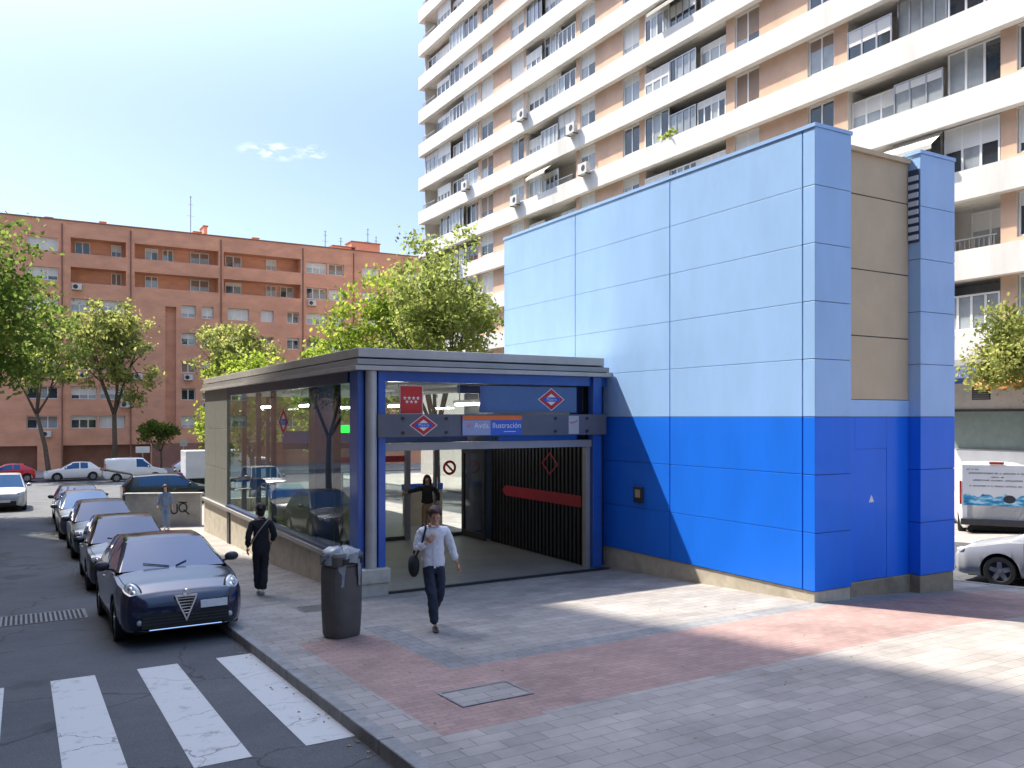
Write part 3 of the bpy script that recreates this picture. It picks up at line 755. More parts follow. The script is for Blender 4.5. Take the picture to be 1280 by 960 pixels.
mb = MB(); mb.box(PX - .02, PX + .12, PY + .52, 26.1, 3.74, 3.95); mb.build('side_header', M_dkblue, pv)
# floor with its threshold, side plinth, sill
mb = MB(); mb.box(PX + .22, 10.99, PY - .12, PB, -1.4, FZ); mb.build('hall_floor', M_floor, pv)
mb = MB(); mb.box(5.85, 10.9, PY - .20, PY - .122, -.6, FZ + .006); mb.build('threshold', M_dark, pv)
mb = MB(); mb.box(PX - .02, PX + .2, PY + .5, PB, -1.7, .30)
mb.build('side_plinth', M_stone, pv, bevel=.01)
mb = MB(); mb.box(PX - .1, PX + .14, PY + .5, PB, .302, .40); mb.box(PX - .06, PX + .1, PY + .5, 26.1, .402, .47, 1); mb.build('window_sill', [M_fascia, M_dkblue], pv, bevel=.006)
mb = MB(); mb.box(5.2, 5.84, PY - .22, PY + .498, -.9, .05); mb.box(5.17, 5.87, PY - .25, PY + .496, .052, .31); mb.build('corner_stone', M_stone, pv, bevel=.012)
mb = MB(); mb.box(PX - .06, PX - .022, 25.6, 25.9, -1.6, .30); mb.build('downpipe_cover', M_dark, pv)
# corner post group
mb = MB(); mb.box(PX + .0, PX + .13, PY + .02, PY + .46, .312, 3.95); mb.build('blue_post', M_blue, pv, bevel=.006)
mb = MB(); mb.tube([(5.56, PY - .06, .312), (5.56, PY - .06, 3.95)], .105, 20); mb.build('round_downpipe', M_fascia2, pv, smooth=True)
mb = MB(); mb.box(5.47, 5.66, PY + .05, PY + .3, .312, 3.95); mb.build('post_core', M_dark, pv)
mb = MB(); mb.box(5.69, 5.83, PY - .1, PY + .2, .312, 3.95); mb.build('blue_post', M_blue, pv, bevel=.006)
mb = MB(); mb.box(10.56, 10.78, PY - .1, PY + .1, FZ + .01, 3.955); mb.build('blue_post', M_blue, pv, bevel=.006)
mb = MB(); mb.box(10.79, 10.985, PY + .12, PY + .3, FZ, 3.76); mb.build('end_infill', M_dkblue, pv)
# glazed long side: big frameless sheets with fine joints
YS = [15.25, 18.0, 20.75, 23.4, 26.08]
for a, b in zip(YS, YS[1:]):
    mb = MB(); mb.quad((PX + .03, a + .012, .47), (PX + .03, b - .012, .47), (PX + .03, b - .012, 3.745), (PX + .03, a + .012, 3.745)); mb.build('side_glass', M_glass, pv)
mb = MB()
for y in (26.12, 27.9):
    mb.box(PX - .01, PX + .1, y, y + 1.77, .402, 1.5); mb.box(PX - .01, PX + .1, y, y + 1.77, 1.515, 2.72); mb.box(PX - .01, PX + .1, y, y + 1.77, 2.735, 3.95)
mb.build('grey_cladding_panel', mat('grey_cladding', (.22, .225, .20), .45, metal=.2, var=.1), pv, bevel=.004)
mb = MB(); mb.box(5.62, 6.1, 18.3, 18.8, FZ, 3.8); mb.build('hall_column', M_dkblue, pv, bevel=.01)
for x, y in ((5.55, 21.6), (5.55, 24.9), (5.55, 16.6), (5.55, 23.2), (9.4, 29.6), (7.4, 29.6), (5.5, 29.6)):
    mb = MB(); mb.box(x - .06, x + .06, y - .06, y + .06, FZ, 3.8); mb.build('hall_mullion', M_dark, pv)
# front: upper glazing, blue panel, sign beam, transom
mb = MB(); mb.quad((5.83, PY + .03, 3.16), (7.86, PY + .03, 3.16), (7.86, PY + .03, 3.76), (5.83, PY + .03, 3.76)); mb.build('upper_glass', M_glass2, pv)
mb = MB(); mb.box(7.87, 10.2, PY + .01, PY + .05, 3.19, 3.72); mb.build('blue_upper_panel', M_bluegl, pv)
mb = MB(); mb.box(10.21, 10.56, PY + .3, PY + .36, 2.6, 3.76); mb.build('end_infill', M_dkblue, pv)
mb = MB(); mb.box(5.66, 10.86, PY - .16, PY - .115, 2.72, 3.15); sb = mb.build('sign_beam', M_sign, pv, bevel=.004)
for x in (6.15, 6.3 + .75, 9.55, 10.35):
    for z in (2.80, 3.07):
        mb = MB(); mb.tube([(x, PY - .19, z), (x, PY - .165, z)], .03, 10); mb.build('sign_bolt', M_dark, sb)
mb = MB(); mb.quad((5.83, PY + .03, 2.61), (8.3, PY + .03, 2.61), (8.3, PY + .03, 2.72), (5.83, PY + .03, 2.72)); mb.build('strip_glass', M_glass2, pv)
mb = MB(); mb.box(8.3, 10.2, PY + .0, PY + .06, 2.61, 2.72); mb.build('blue_strip', M_blue, pv)
mb = MB(); mb.box(5.83, 10.56, PY - .04, PY + .16, 2.46, 2.608); mb.build('transom', M_fascia, pv, bevel=.006)
mb = MB(); mb.box(10.44, 10.55, PY + .0, PY + .14, FZ, 2.458); mb.build('door_jamb', M_fascia, pv, bevel=.004)
# ribbed shutter wall along the right of the opening
mb = MB(); mb.box(10.58, 10.7, PY + .2, 19.1, FZ, 3.75)
for i in range(27):
    y = PY + .22 + i * .158; mb.box(10.53, 10.578, y, y + .07, FZ + .02, 2.6)
lw = mb.build('ribbed_shutter', mat('black_shutter', (.02, .02, .024), .5, var=.2), pv)
mb = MB(); mb.add([(10.518, y, z) for y, z in ((15.05, 1.12), (18.35, 1.12), (18.55, 1.25), (18.35, 1.38), (15.05, 1.38))], [(0, 1, 2, 3, 4)]); mb.build('red_arrow_stripe', M_redd, lw)
mb = MB(); c = (16.3, 2.02)
o = [(c[0], c[1] - .27), (c[0] + .36, c[1]), (c[0], c[1] + .27), (c[0] - .36, c[1])]; i_ = [(c[0] + (a - c[0]) * .8, c[1] + (b - c[1]) * .8) for a, b in o]
for k in range(4):
    k2 = (k + 1) % 4; mb.quad(*[(10.516, *p) for p in (o[k], o[k2], i_[k2], i_[k])])
mb.build('red_diamond_outline', M_redd, lw)
mb = MB(); mb.box(10.7, 10.99, PY + .32, 21, FZ, 3.8); mb.build('inner_wall', M_dkblue, pv)
mb = MB(); mb.box(8.3, 10.4, 16.5, 16.62, 3.62, 3.79); mb.build('ceiling_beam', M_blue, pv)

# ---- signs
M_rimw = mat('sign_white', (.78, .78, .78), .5, var=.03)
M_mblue = mat('metro_blue', (.02, .09, .5), .45, var=.03)
def diamond(f, cx, cz, w, h, parent, name='diamond_sign', txt=True):
    """red rhombus with white inside and a blue bar lettered Metro; f(u, w, lift)"""
    mb = MB()
    P = lambda k, t: [f(cx + a * w * k, cz + b * h * k, t) for a, b in ((0, -1), (1, 0), (0, 1), (-1, 0))]
    for k0, k1, m, t in ((1.0, .93, 0, .004), (.93, .52, 1, .004)):
        A, B = P(k0, t), P(k1, t)
        for i in range(4): mb.quad(A[i], A[(i + 1) % 4], B[(i + 1) % 4], B[i], m)
    mb.poly(P(.52, .004), 0)
    o = mb.build(name, [M_rimw, M_redp], parent)
    mb = MB(); bw, bh = w * .60, h * .19
    mb.poly([f(cx + a * bw, cz + b * bh, .009) for a, b in ((-1, -1), (1, -1), (1, 1), (-1, 1))]); mb.build('blue_bar', M_mblue, o)
    if txt: text_mesh('Metro', bh * 2.1, lambda x, y: f(cx + x, cz + y, .013), M_rimw, 'lettering', o, spacing=1.1)
    return o
ff = lambda u, w, t: (u, PY - .16 - t, w)
diamond(ff, 6.57, 2.94, .29, .205, pv)
diamond(lambda u, w, t: (u, PY + .01 - t, w), 9.56, 3.46, .33, .235, pv)
diamond(lambda u, w, t: (PX + .03 - t, -u, w), -19.95, 2.98, .48, .36, pv)
# red flag plate with seven stars
mb = MB(); mb.box(6.14, 6.62, PY - .02, PY + .0, 3.15, 3.70); mb.box(6.16, 6.60, PY - .024, PY - .0205, 3.17, 3.68, 1)
fp = mb.build('red_flag_plate', [mat('flag_edge', (.7, .45, .4), .5, var=.05), mat('flag_red', (.60, .025, .02), .45, var=.05)], pv)
def star(c, r):
    return [(c[0] + (r if i % 2 == 0 else r * .4) * math.sin(i * math.pi / 5), PY - .027, c[1] + (r if i % 2 == 0 else r * .4) * math.cos(i * math.pi / 5)) for i in range(10)]
mb = MB()
for i in range(4): mb.poly(star((6.245 + i * .09, 3.455), .042))
for i in range(3): mb.poly(star((6.29 + i * .09, 3.385), .042))
mb.build('white_star', M_rimw, fp)
# station name sign
mb = MB(); mb.box(7.38, 8.72, PY - .19, PY - .165, 2.74, 3.12)
ns = mb.build('name_sign', mat('name_blue', (.03, .12, .55), .4, var=.04), pv)
mb = MB(); mb.add([(x, PY - .194, z) for x, z in ((7.38, 3.035), (8.70, 3.035), (8.74, 3.08), (8.70, 3.125), (7.38, 3.125))], [(0, 1, 2, 3, 4)]); mb.build('orange_strip', M_orange, ns)
mb = MB(); mb.quad(*[(x, PY - .193, z) for x, z in ((7.38, 2.74), (8.0, 2.74), (8.0, 3.03), (7.38, 3.03))]); mb.build('pale_field', mat('name_pale', (.30, .34, .52), .4, var=.06), ns)
text_mesh('Avda. Ilustración', .155, lambda x, y: (8.17 + x, PY - .198, 2.925 + y), M_rimw, 'lettering', ns, spacing=1.02)
mb = MB(); mb.quad(*[(x, PY - .197, z) for x, z in ((8.3, 2.80), (8.58, 2.80), (8.58, 2.812), (8.3, 2.812))]); mb.build('small_line', M_rimw, ns)
mb = MB()
for a, b in ((0, -.04), (.055, 0), (0, .04), (-.055, 0)): pass
mb.poly([(7.52 + a, PY - .197, 2.93 + b) for a, b in ((0, -.045), (.06, 0), (0, .045), (-.06, 0))]); mb.build('small_diamond', mat('pink_mark', (.62, .2, .25), .5), ns)
# paper notice at the right end
mb = MB(); mb.quad(*[(x, PY - .1645, z) for x, z in ((9.88, 2.74), (10.14, 2.74), (10.14, 3.12), (9.88, 3.12))]); nt_ = mb.build('paper_notice', mat('notice_paper', (.42, .42, .46), .6, var=.06), pv)
mb = MB(); mb.tube([(9.92 + .02 * i, PY - .168, 2.97 + .03 * math.sin(i * 1.7) + .004 * i) for i in range(10)], .006, 5); mb.build('red_scribble', M_redp, nt_)
# lit exit sign and tube lamp inside; further tubes added to brighten the hall
mb = MB(); mb.box(6.55, 7.0, 19.3, 19.34, 2.72, 2.9); mb.build('lit_exit_sign', M_green, pv)
for xx in (6.6, 9.2):
    for yy in (17.1, 21.5, 25.9):
        mb = MB(); mb.tube([(xx, yy, 3.4), (xx, yy + 1.4, 3.4)], .03, 8); tl = mb.build('lit_or_fill_tube_lamp', M_tubel, pv)
        mb = MB(); mb.box(xx - .06, xx + .06, yy - .05, yy + 1.45, 3.435, 3.5); mb.tube([(xx, yy + .2, 3.5), (xx, yy + .2, 3.8)], .012, 5); mb.tube([(xx, yy + 1.2, 3.5), (xx, yy + 1.2, 3.8)], .012, 5); mb.build('lamp_tray', M_steel, tl)

# ---- door screen and hall behind it
DY = 20.55
for x0, x1 in ((7.95, 8.05), (8.72, 8.86), (9.56, 9.68), (10.42, 10.52), (6.6, 6.7)):
    mb = MB(); mb.box(x0, x1, DY - .05, DY + .05, FZ + .002, 2.3); mb.build('door_post', M_steel, pv)
mb = MB(); mb.box(5.5, 10.55, DY - .06, DY + .06, 2.302, 2.45); mb.build('door_header', M_dkblue, pv)
mb = MB(); mb.box(5.5, 10.55, DY - .03, DY + .03, 2.452, 2.75, 0); mb.build('blue_fanlight', M_blue, pv)
for x0, x1 in ((5.5, 6.58), (6.72, 7.93), (8.07, 8.70), (9.70, 10.40)):
    mb = MB(); mb.quad((x0, DY, FZ + .1), (x1, DY, FZ + .1), (x1, DY, 2.3), (x0, DY, 2.3)); dg_ = mb.build('screen_glass', M_glass2, pv)
    mb = MB(); mb.box(x0, x1, DY - .03, DY + .03, FZ + .002, FZ + .1); mb.build('kick_rail', M_dark, pv)
mb = MB(); mb.box(8.07, 8.70, DY - .04, DY - .005, 1.92, 2.08); mb.build('red_door_band', M_redd, pv)
mb = MB(); mb.box(6.72, 7.93, DY - .04, DY - .005, 1.92, 2.08); mb.build('red_door_band', M_redd, pv)
mb = MB(); c = (10.02, 1.72)
for k in range(20):
    a, b = k * math.pi / 10, (k + 1) * math.pi / 10
    mb.quad(*[(c[0] + r * math.cos(t), DY - .012, c[1] + r * math.sin(t)) for r, t in ((.2, a), (.2, b), (.13, b), (.13, a))])
mb.add([(c[0] + p, DY - .013, c[1] + q) for p, q in ((-.12, .08), (-.08, .12), (.12, -.08), (.08, -.12))], [(0, 1, 2, 3)])
mb.build('round_ban_sticker', M_redp, pv)
# leaf standing open by the shutter wall
ol = MB(); xl = 10.36
for (a0, a1, c0, c1) in ((19.2, 19.32, FZ + .02, 2.25), (20.38, 20.5, FZ + .02, 2.25), (19.32, 20.38, FZ + .02, FZ + .18), (19.32, 20.38, 2.12, 2.25)): ol.box(xl, xl + .06, a0, a1, c0, c1)
lf = ol.build('open_door_leaf', M_dark, pv)
mb = MB(); mb.quad((xl + .03, 19.32, FZ + .18), (xl + .03, 20.38, FZ + .18), (xl + .03, 20.38, 2.12), (xl + .03, 19.32, 2.12)); mb.build('leaf_glass', M_glass2, lf)
mb = MB(); mb.tube([(9.60, DY - .12, .75), (9.60, DY - .12, 1.5)], .02, 8); mb.tube([(9.60, DY - .12, .8), (9.60, DY - .05, .8)], .012, 6); mb.tube([(9.60, DY - .12, 1.45), (9.60, DY - .05, 1.45)], .012, 6); mb.build('pull_handle', M_chrome, pv)
# parapet of the stairwell, and the far glazed wall
mb = MB(); mb.box(5.8, 8.75, 23.0, 23.15, FZ, .92); mb.box(9.75, 10.98, 23.0, 23.15, FZ, .92); mb.build('stair_parapet', M_tan, pv)
mb = MB(); mb.box(5.8, 8.77, 22.96, 23.19, .922, 1.1); mb.box(9.73, 10.98, 22.96, 23.19, .922, 1.1); mb.build('parapet_cap', M_mblue, pv)
mb = MB(); mb.box(7.0, 7.6, 22.2, 22.6, FZ, 1.55); mb.box(7.05, 7.55, 22.19, 22.2, 1.0, 1.45, 1); mb.build('ticket_machine', [M_sign, M_wglass2], pv)
mb = MB(); mb.box(PX + .2, 10.99, PB - .12, PB, -1.4, .3); mb.build('rear_plinth', M_stone, pv)
for x0, x1 in ((5.56, 7.34), (7.46, 9.34), (9.46, 10.98)):
    mb = MB(); mb.quad((x0, PB - .06, .3), (x1, PB - .06, .3), (x1, PB - .06, 3.8), (x0, PB - .06, 3.8)); mb.build('rear_glass', M_glass2, pv)
mb = MB(); mb.quad((10.99, 21.02, .3), (10.99, PB - .06, .3), (10.99, PB - .06, 3.8), (10.99, 21.02, 3.8)); mb.build('right_glass', M_glass2, pv)
# ------------------------------------------------------------------ trees
def tree(name, label, x, y, h, rad, trunk_h, leaf, seed, n_clump=70, per=75, size=.26, group=None, base=None, squash=1.0, tr=.16, fan=4, lean=(0, 0), density=1.0, cat='tree'):
    rnd = random.Random(seed)
    z0 = gz(x, y) - .05 if base is None else base
    t = empty(name, (x, y, z0), 0, label, cat, group)
    mb = MB()
    top = Vector((lean[0], lean[1], trunk_h))
    mb.tube([(0, 0, -.2), (.0, 0, .0), (lean[0] * .4 + .05, lean[1] * .4, trunk_h * .5), top], [tr * 1.35, tr * 1.1, tr * .85, tr * .75], 10)
    cz = (h + trunk_h) / 2 + .3; rz = (h - trunk_h) / 2 + .3
    tips = []
    for k in range(fan):
        a = 2 * math.pi * (k + rnd.uniform(-.25, .25)) / fan
        r1 = rad * rnd.uniform(.3, .55); e = top + Vector((r1 * math.cos(a), r1 * math.sin(a), rz * rnd.uniform(.7, 1.25)))
        m = top.lerp(e, .5) + Vector((rnd.uniform(-.2, .2), rnd.uniform(-.2, .2), -.15))
        mb.tube([top - Vector((0, 0, .1)), m, e], [tr * .55, tr * .38, tr * .15], 7)
        for q in range(3):
            a2 = a + rnd.uniform(-1, 1); r2 = rad * rnd.uniform(.5, .9)
            s_ = m.lerp(e, rnd.uniform(0, .8)); e2 = Vector((top.x + r2 * math.cos(a2), top.y + r2 * math.sin(a2), trunk_h + rz * rnd.uniform(.4, 1.7)))
            mb.tube([s_, s_.lerp(e2, .5) + Vector((0, 0, .15)), e2], [tr * .25, tr * .16, tr * .06], 5); tips.append(e2)
    mb.build('trunk', M_bark, t, smooth=True, world=False, angle=0)
    # crown: clumps of leaf faces spread in an uneven volume, with gaps
    lobes = [(Vector((lean[0] + rnd.uniform(-.5, .5) * rad, lean[1] + rnd.uniform(-.5, .5) * rad, cz + rnd.uniform(-.45, .5) * rz)), rnd.uniform(.4, .66)) for _ in range(7)] + [(Vector((lean[0], lean[1], cz)), .72)]
    cl = []
    tries = 0
    while len(cl) < n_clump and tries < 4000:
        tries += 1
        L_, q = rnd.choice(lobes)
        d = Vector((rnd.gauss(0, 1), rnd.gauss(0, 1), rnd.gauss(0, 1))).normalized() * (rnd.uniform(.35, 1) ** .6)
        p = L_ + Vector((d.x * rad * q, d.y * rad * q, d.z * rz * q * squash))
        if p.z < trunk_h * .82: continue
        if (p.x - lean[0]) ** 2 + (p.y - lean[1]) ** 2 > (rad * 1.12) ** 2: continue
        cl.append(p)
    mb = MB(); V = mb.v; F = mb.f; MI = mb.m
    for c in cl:
        cr = rnd.uniform(.35, .8) * rad * .23 + .18
        for i in range(int(per * rnd.uniform(.6, 1.3) * density)):
            p = c + Vector((rnd.gauss(0, .55), rnd.gauss(0, .55), rnd.gauss(0, .42))) * cr
            n = Vector((rnd.gauss(0, 1), rnd.gauss(0, 1), rnd.gauss(.5, .8))).normalized()
            a = n.orthogonal().normalized(); b = n.cross(a)
            ang = rnd.uniform(0, 6.28); a, b = a * math.cos(ang) + b * math.sin(ang), b * math.cos(ang) - a * math.sin(ang)
            s_ = size * rnd.uniform(.35, 1.35)
            o = len(V)
            V += [tuple(p - a * s_ * .5), tuple(p + b * s_ * .32 + n * s_ * .08), tuple(p + a * s_ * .5), tuple(p - b * s_ * .32 + n * s_ * .06)]
            F.append((o, o + 1, o + 2, o + 3)); MI.append(0)
    mb.build('crown', leaf, t, world=False)
    return t
G1 = 'street trees along the far street'
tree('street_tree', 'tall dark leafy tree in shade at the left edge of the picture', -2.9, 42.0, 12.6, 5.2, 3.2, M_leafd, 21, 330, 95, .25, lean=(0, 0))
for i, (yy, sd) in enumerate(((13.5, 41), (22.0, 42), (30.5, 43))):
    tree('street_tree', 'leafy kerbside tree opposite the pavilion, beyond the left edge, mirrored in its side glass', -4.2, yy, 9.5, 2.0, 3.4, M_leafm, sd, 70, 70, .26, 'trees opposite the pavilion')
tree('street_tree', 'slender sunlit tree with bare leaning trunk behind the red car', 1.9, 76.5, 13.2, 3.9, 5.2, M_leafm, 22, 70, 60, .36, G1, lean=(-.9, 0), tr=.2)
tree('street_tree', 'round topped tree forking low behind the white hatchback and white van', 6.7, 77.9, 15.2, 4.1, 5.2, M_leafo, 23, 105, 75, .36, G1, tr=.24, fan=5)
tree('street_tree', 'bushy tree just above the left end of the pavilion roof', 16.6, 77.0, 14.0, 4.2, 5.0, M_leafo, 24, 100, 75, .36, G1, tr=.22, fan=5)
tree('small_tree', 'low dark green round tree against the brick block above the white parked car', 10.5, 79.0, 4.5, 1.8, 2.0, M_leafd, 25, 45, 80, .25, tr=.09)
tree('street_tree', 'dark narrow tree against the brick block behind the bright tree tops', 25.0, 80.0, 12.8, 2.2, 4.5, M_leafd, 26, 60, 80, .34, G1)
G2 = 'tall sunlit trees behind the pavilion'
tree('plane_tree', 'bright yellow green tree top rising over the pavilion roof, left of the tallest', 19.4, 50.6, 14.6, 4.6, 3.2, M_leafb, 27, 210, 95, .29, G2, tr=.24, fan=6)
tree('plane_tree', 'tallest airy green tree between the pavilion and the white banded block', 19.1, 40.8, 14.5, 3.9, 3.6, M_leafm, 28, 170, 85, .25, G2, tr=.22, fan=6)
tree('plane_tree', 'low bright tree top peeking over the left half of the pavilion roof', 17.6, 56.5, 8.9, 2.8, 2.8, M_leafb, 29, 70, 80, .28, G2, tr=.18)
tree('street_tree', 'leafy sunlit tree seen through the pavilion glass', 10.2, 44.0, 7.4, 3.0, 2.2, M_leafb, 30, 90, 80, .24, tr=.16, group=None)
tree('street_tree', 'olive green tree standing in front of the white block at the right edge', 30.1, 15.7, 7.3, 2.2, 4.3, M_leafo, 31, 150, 95, .16, tr=.09)

# ------------------------------------------------------------------ cars
def ip(t, x):
    if x <= t[0][0]: return t[0][1]
    for (a, va), (b, vb) in zip(t, t[1:]):
        if x <= b:
            k = (x - a) / (b - a); k = k * k * (3 - 2 * k) * .5 + k * .5
            return va + (vb - va) * k
    return t[-1][1]

def car(name, paint, L=4.35, W=1.8, H=1.47, fo=.93, wbase=2.63, wr=.32, hood=.98, cowl=1.18, wtop=1.95, rear_roof=3.55, rear_glass=4.2, belt=.93, tail=.95, detail=2, van=False, boxy=0., dark_trim=True, rimmat=None, front='plain', open_tail=False, bonnet_front=.72):
    """a car standing at the origin, nose towards -y, wheels on z=0. Returns its root."""
    root = empty(name, (0, 0, 0)); root.location = (0, 0, 0)
    hw_ = W / 2
    hw = [(0, .60 * hw_), (.05, .74 * hw_), (.13, .86 * hw_), (.3, .945 * hw_), (.7, .99 * hw_), (1.3, hw_), (L - .8, hw_), (L - .3, .95 * hw_), (L - .06, .86 * hw_), (L, .80 * hw_)]
    zb = [(0, bonnet_front - .18), (.05, bonnet_front - .10), (.15, bonnet_front - .02), (.4, bonnet_front + .07), (cowl, belt - .02), (2.2, belt), (L - .4, tail), (L, tail - .05)]
    zt = [(0, bonnet_front - .14), (.05, bonnet_front - .05), (.18, bonnet_front + .03), (.45, bonnet_front + .12), (cowl, hood), (L - .5, tail + .04), (L, tail)]
    zl = [(0, .30), (.06, .24), (.2, .21), (.7, .19), (L - .6, .2), (L - .1, .26), (L, .36)]
    wx = [fo, fo + wbase]
    st = set([0, .02, .05, .09, .13, .2, .3, .4, .5, cowl, L, L - .02, L - .06, L - .12, L - .2])
    n = int(L / (.05 if detail > 1 else .09))
    st |= {round(L * i / n, 3) for i in range(n + 1)}
    for c in wx: st |= {round(c + (wr + .055) * math.cos(a * math.pi / 14), 3) for a in range(15)}
    st = sorted(st); st2 = [st[0]]
    for s in st[1:]:
        if s - st2[-1] > .012: st2.append(s)
    st = st2
    rows = 8
    def section(s):
        h, b, t, lo = ip(hw, s), ip(zb, s), ip(zt, s), ip(zl, s)
        arch = 0
        for c in wx:
            d = abs(s - c)
            if d < wr + .06: arch = max(arch, wr + math.sqrt(max(0, (wr + .06) ** 2 - d * d)))
        lo2 = max(lo, arch)
        k = lambda f: max(lo2 + .015 * f, lo + f * (b - lo))
        p = [(h * .90 if not arch else h * .975, lo2), (h * .965, k(.10)), (h * .995, k(.32)), (h, k(.55)), (h * .992, k(.82)), (h * .955, max(b, lo2 + .02)),
             (h * .80, b + (t - b) * .55), (h * .42, b + (t - b) * .93), (0, t)]
        return p
    mb = MB(); np_ = 9
    for s in st:
        sec = section(s)
        for sg in (1, -1):
            for q, (x, z) in enumerate(sec): mb.v.append((sg * x, s - L / 2, z))
    st_n = 2 * np_
    for i in range(len(st) - 1):
        for sd in (0, 1):
            for q in range(np_ - 1):
                a = i * st_n + sd * np_ + q; b = a + 1; c = b + st_n; d = a + st_n
                mb.f.append((a, b, c, d) if sd else (d, c, b, a)); mb.m.append(0)
    for i in (0, len(st) - 1):
        o = i * st_n
        for q in range(np_ - 1):
            mb.f.append((o + q, o + q + 1, o + np_ + q + 1, o + np_ + q)); mb.m.append(0)
    body = mb.build('body', paint, root, smooth=True, world=False, angle=50)
    # dark underbody that closes the wheel arches
    ub = MB(); ub.box(-hw_ + .23, hw_ - .23, -L / 2 + .28, L / 2 - .3, .17, .62); ub.box(-hw_ + .05, hw_ - .05, -L / 2 + fo + wr + .12, -L / 2 + fo + wbase - wr - .12, .2, .5)
    ub.build('underbody', M_black, root, world=False)
    # greenhouse
    rt = H
    ztop = [(cowl - .02, ip(zt, cowl) - .015), (wtop, rt - .055), (wtop + .35, rt - .008), ((wtop + rear_roof) / 2, rt), (rear_roof, rt - .05), (rear_glass, (tail + .02) if not van else rt - .12)]
    def zroof(s):
        t = ztop
        for (a, va), (b, vb) in zip(t, t[1:]):
            if s <= b:
                k = (s - a) / (b - a)
                return va + (vb - va) * k
        return t[-1][1]
    def gsec(s):
        b = max(ip(zb, s), 0) - .02; r = zroof(s); hb = ip(hw, s) * .945
        f = min(1, max(0, (r - b) / max(.01, rt - belt)))
        inn = (.30 - .14 * boxy) * f
        def at(k, dz=0): return (hb * (1 - inn * k ** 1.25), b + (r - b) * k * .94 + dz)
        e = at(1.0)
        pts = [(hb, b), at(.10), at(.45), at(.80), at(.96), (e[0] * .93, b + (r - b) * .975), (e[0] * .72, r - .012 * f), (e[0] * .35, r - .002), (0, r)]
        return pts
    sp = (cowl + wtop) / 2
    pil = [cowl - .02, cowl + .34 * (wtop - cowl), wtop, wtop + .05, wtop + .52, wtop + .60, rear_roof - .32, rear_roof - .22, rear_roof, rear_glass]
    gs = set(pil) | {round(cowl - .02 + (rear_glass - cowl + .02) * i / 30, 3) for i in range(31)}
    gs = sorted(gs); g2 = [gs[0]]
    for s in gs[1:]:
        if s - g2[-1] > .02 or s in pil:
            if s - g2[-1] <= .02 and g2[-1] not in pil: g2[-1] = s
            else: g2.append(s)
    gs = g2
    secs = [gsec(s) for s in gs]
    parts = {k: MB() for k in ('cabin', 'windscreen', 'rear_window', 'wl', 'wr', 'rl', 'rr')}
    for i in range(len(gs) - 1):
        s0, s1 = gs[i], gs[i + 1]; sm = (s0 + s1) / 2
        for sg in (1, -1):
            for q in range(8):
                A, B, C, D = secs[i][q], secs[i][q + 1], secs[i + 1][q + 1], secs[i + 1][q]
                P = [(sg * A[0], s0 - L / 2, A[1]), (sg * B[0], s0 - L / 2, B[1]), (sg * C[0], s1 - L / 2, C[1]), (sg * D[0], s1 - L / 2, D[1])]
                if sg < 0: P = P[::-1]
                key = 'cabin'
                if q >= 5 and sm < wtop: key = 'windscreen'
                elif q >= 5 and sm > rear_roof and not van: key = 'rear_window'
                elif 1 <= q <= 2 and cowl + .34 * (wtop - cowl) < sm < wtop + .52: key = 'wl' if sg > 0 else 'wr'
                elif 1 <= q <= 2 and wtop + .60 < sm < rear_roof - .22 and (not van): key = 'rl' if sg > 0 else 'rr'
                elif q == 3 and wtop < sm < rear_roof - .22: key = {1: 'wl', -1: 'wr'}[sg] if sm < wtop + .52 else ('cabin' if sm < wtop + .6 else {1: 'rl', -1: 'rr'}[sg])
                if van and sm > wtop + .52 and key in ('rl', 'rr'): key = 'cabin'
                parts[key].add(P, [(0, 1, 2, 3)])
    for key, nm, m in (('cabin', 'cabin', paint), ('windscreen', 'windscreen', M_carglass), ('rear_window', 'rear_window', M_carglass), ('wl', 'side_window', M_carglass), ('wr', 'side_window', M_carglass), ('rl', 'side_window', M_carglass), ('rr', 'side_window', M_carglass)):
        if parts[key].f: parts[key].build(nm, m, root, smooth=True, world=False, angle=60)
    if van:   # closed rear
        mb = MB(); sec = secs[-1]; yb = rear_glass - L / 2
        mb.poly([(x, yb, z) for x, z in sec] + [(-x, yb, z) for x, z in sec[::-1][1:]]); mb.build('rear_door', paint, root, world=False)
    # wheels
    for c in wx:
        for sg in (1, -1):
            xo = sg * (hw_ - .015); xi = sg * (hw_ - .215); cy = c - L / 2
            fw_ = lambda x, y, h, cy=cy: (h, cy + x, wr + y)
            tb = MB(); tb.lathe([(wr * .62, xi), (wr * .93, xi), (wr, xi + sg * .03), (wr, xo - sg * .03), (wr * .94, xo), (wr * .70, xo)], fw_, 28)
            ty = tb.build('tyre', M_black, None, smooth=True, angle=50)
            ty.name = 'wheel'; ty.parent = root
            if detail > 0:
                rb = MB(); rb.lathe([(wr * .71, xo - sg * .012), (wr * .64, xo - sg * .02), (wr * .60, xo - sg * .07), (0.01, xo - sg * .06)], fw_, 28, 0)
                for k in range(5 if detail > 1 else 7):
                    a = 2 * math.pi * k / (5 if detail > 1 else 7) + .3
                    for t0, t1, w0, w1 in ((.05, .64, .055, .04),):
                        ca, sa = math.cos(a), math.sin(a)
                        pts = []
                        for r_, w_ in ((wr * t0, w0), (wr * t1, w1)):
                            for e in (-1, 1): pts.append((xo - sg * .018, cy + r_ * ca - e * w_ * sa, wr + r_ * sa + e * w_ * ca))
                        rb.add(pts, [(0, 1, 3, 2)], 1)
                rb.lathe([(wr * .17, xo - sg * .03), (wr * .16, xo - sg * .008), (.005, xo - sg * .006)], fw_, 14, 1)
                rb.build('rim', [M_dark, rimmat or M_rim], ty, smooth=False, world=False)
    zf = lambda f: bonnet_front + f
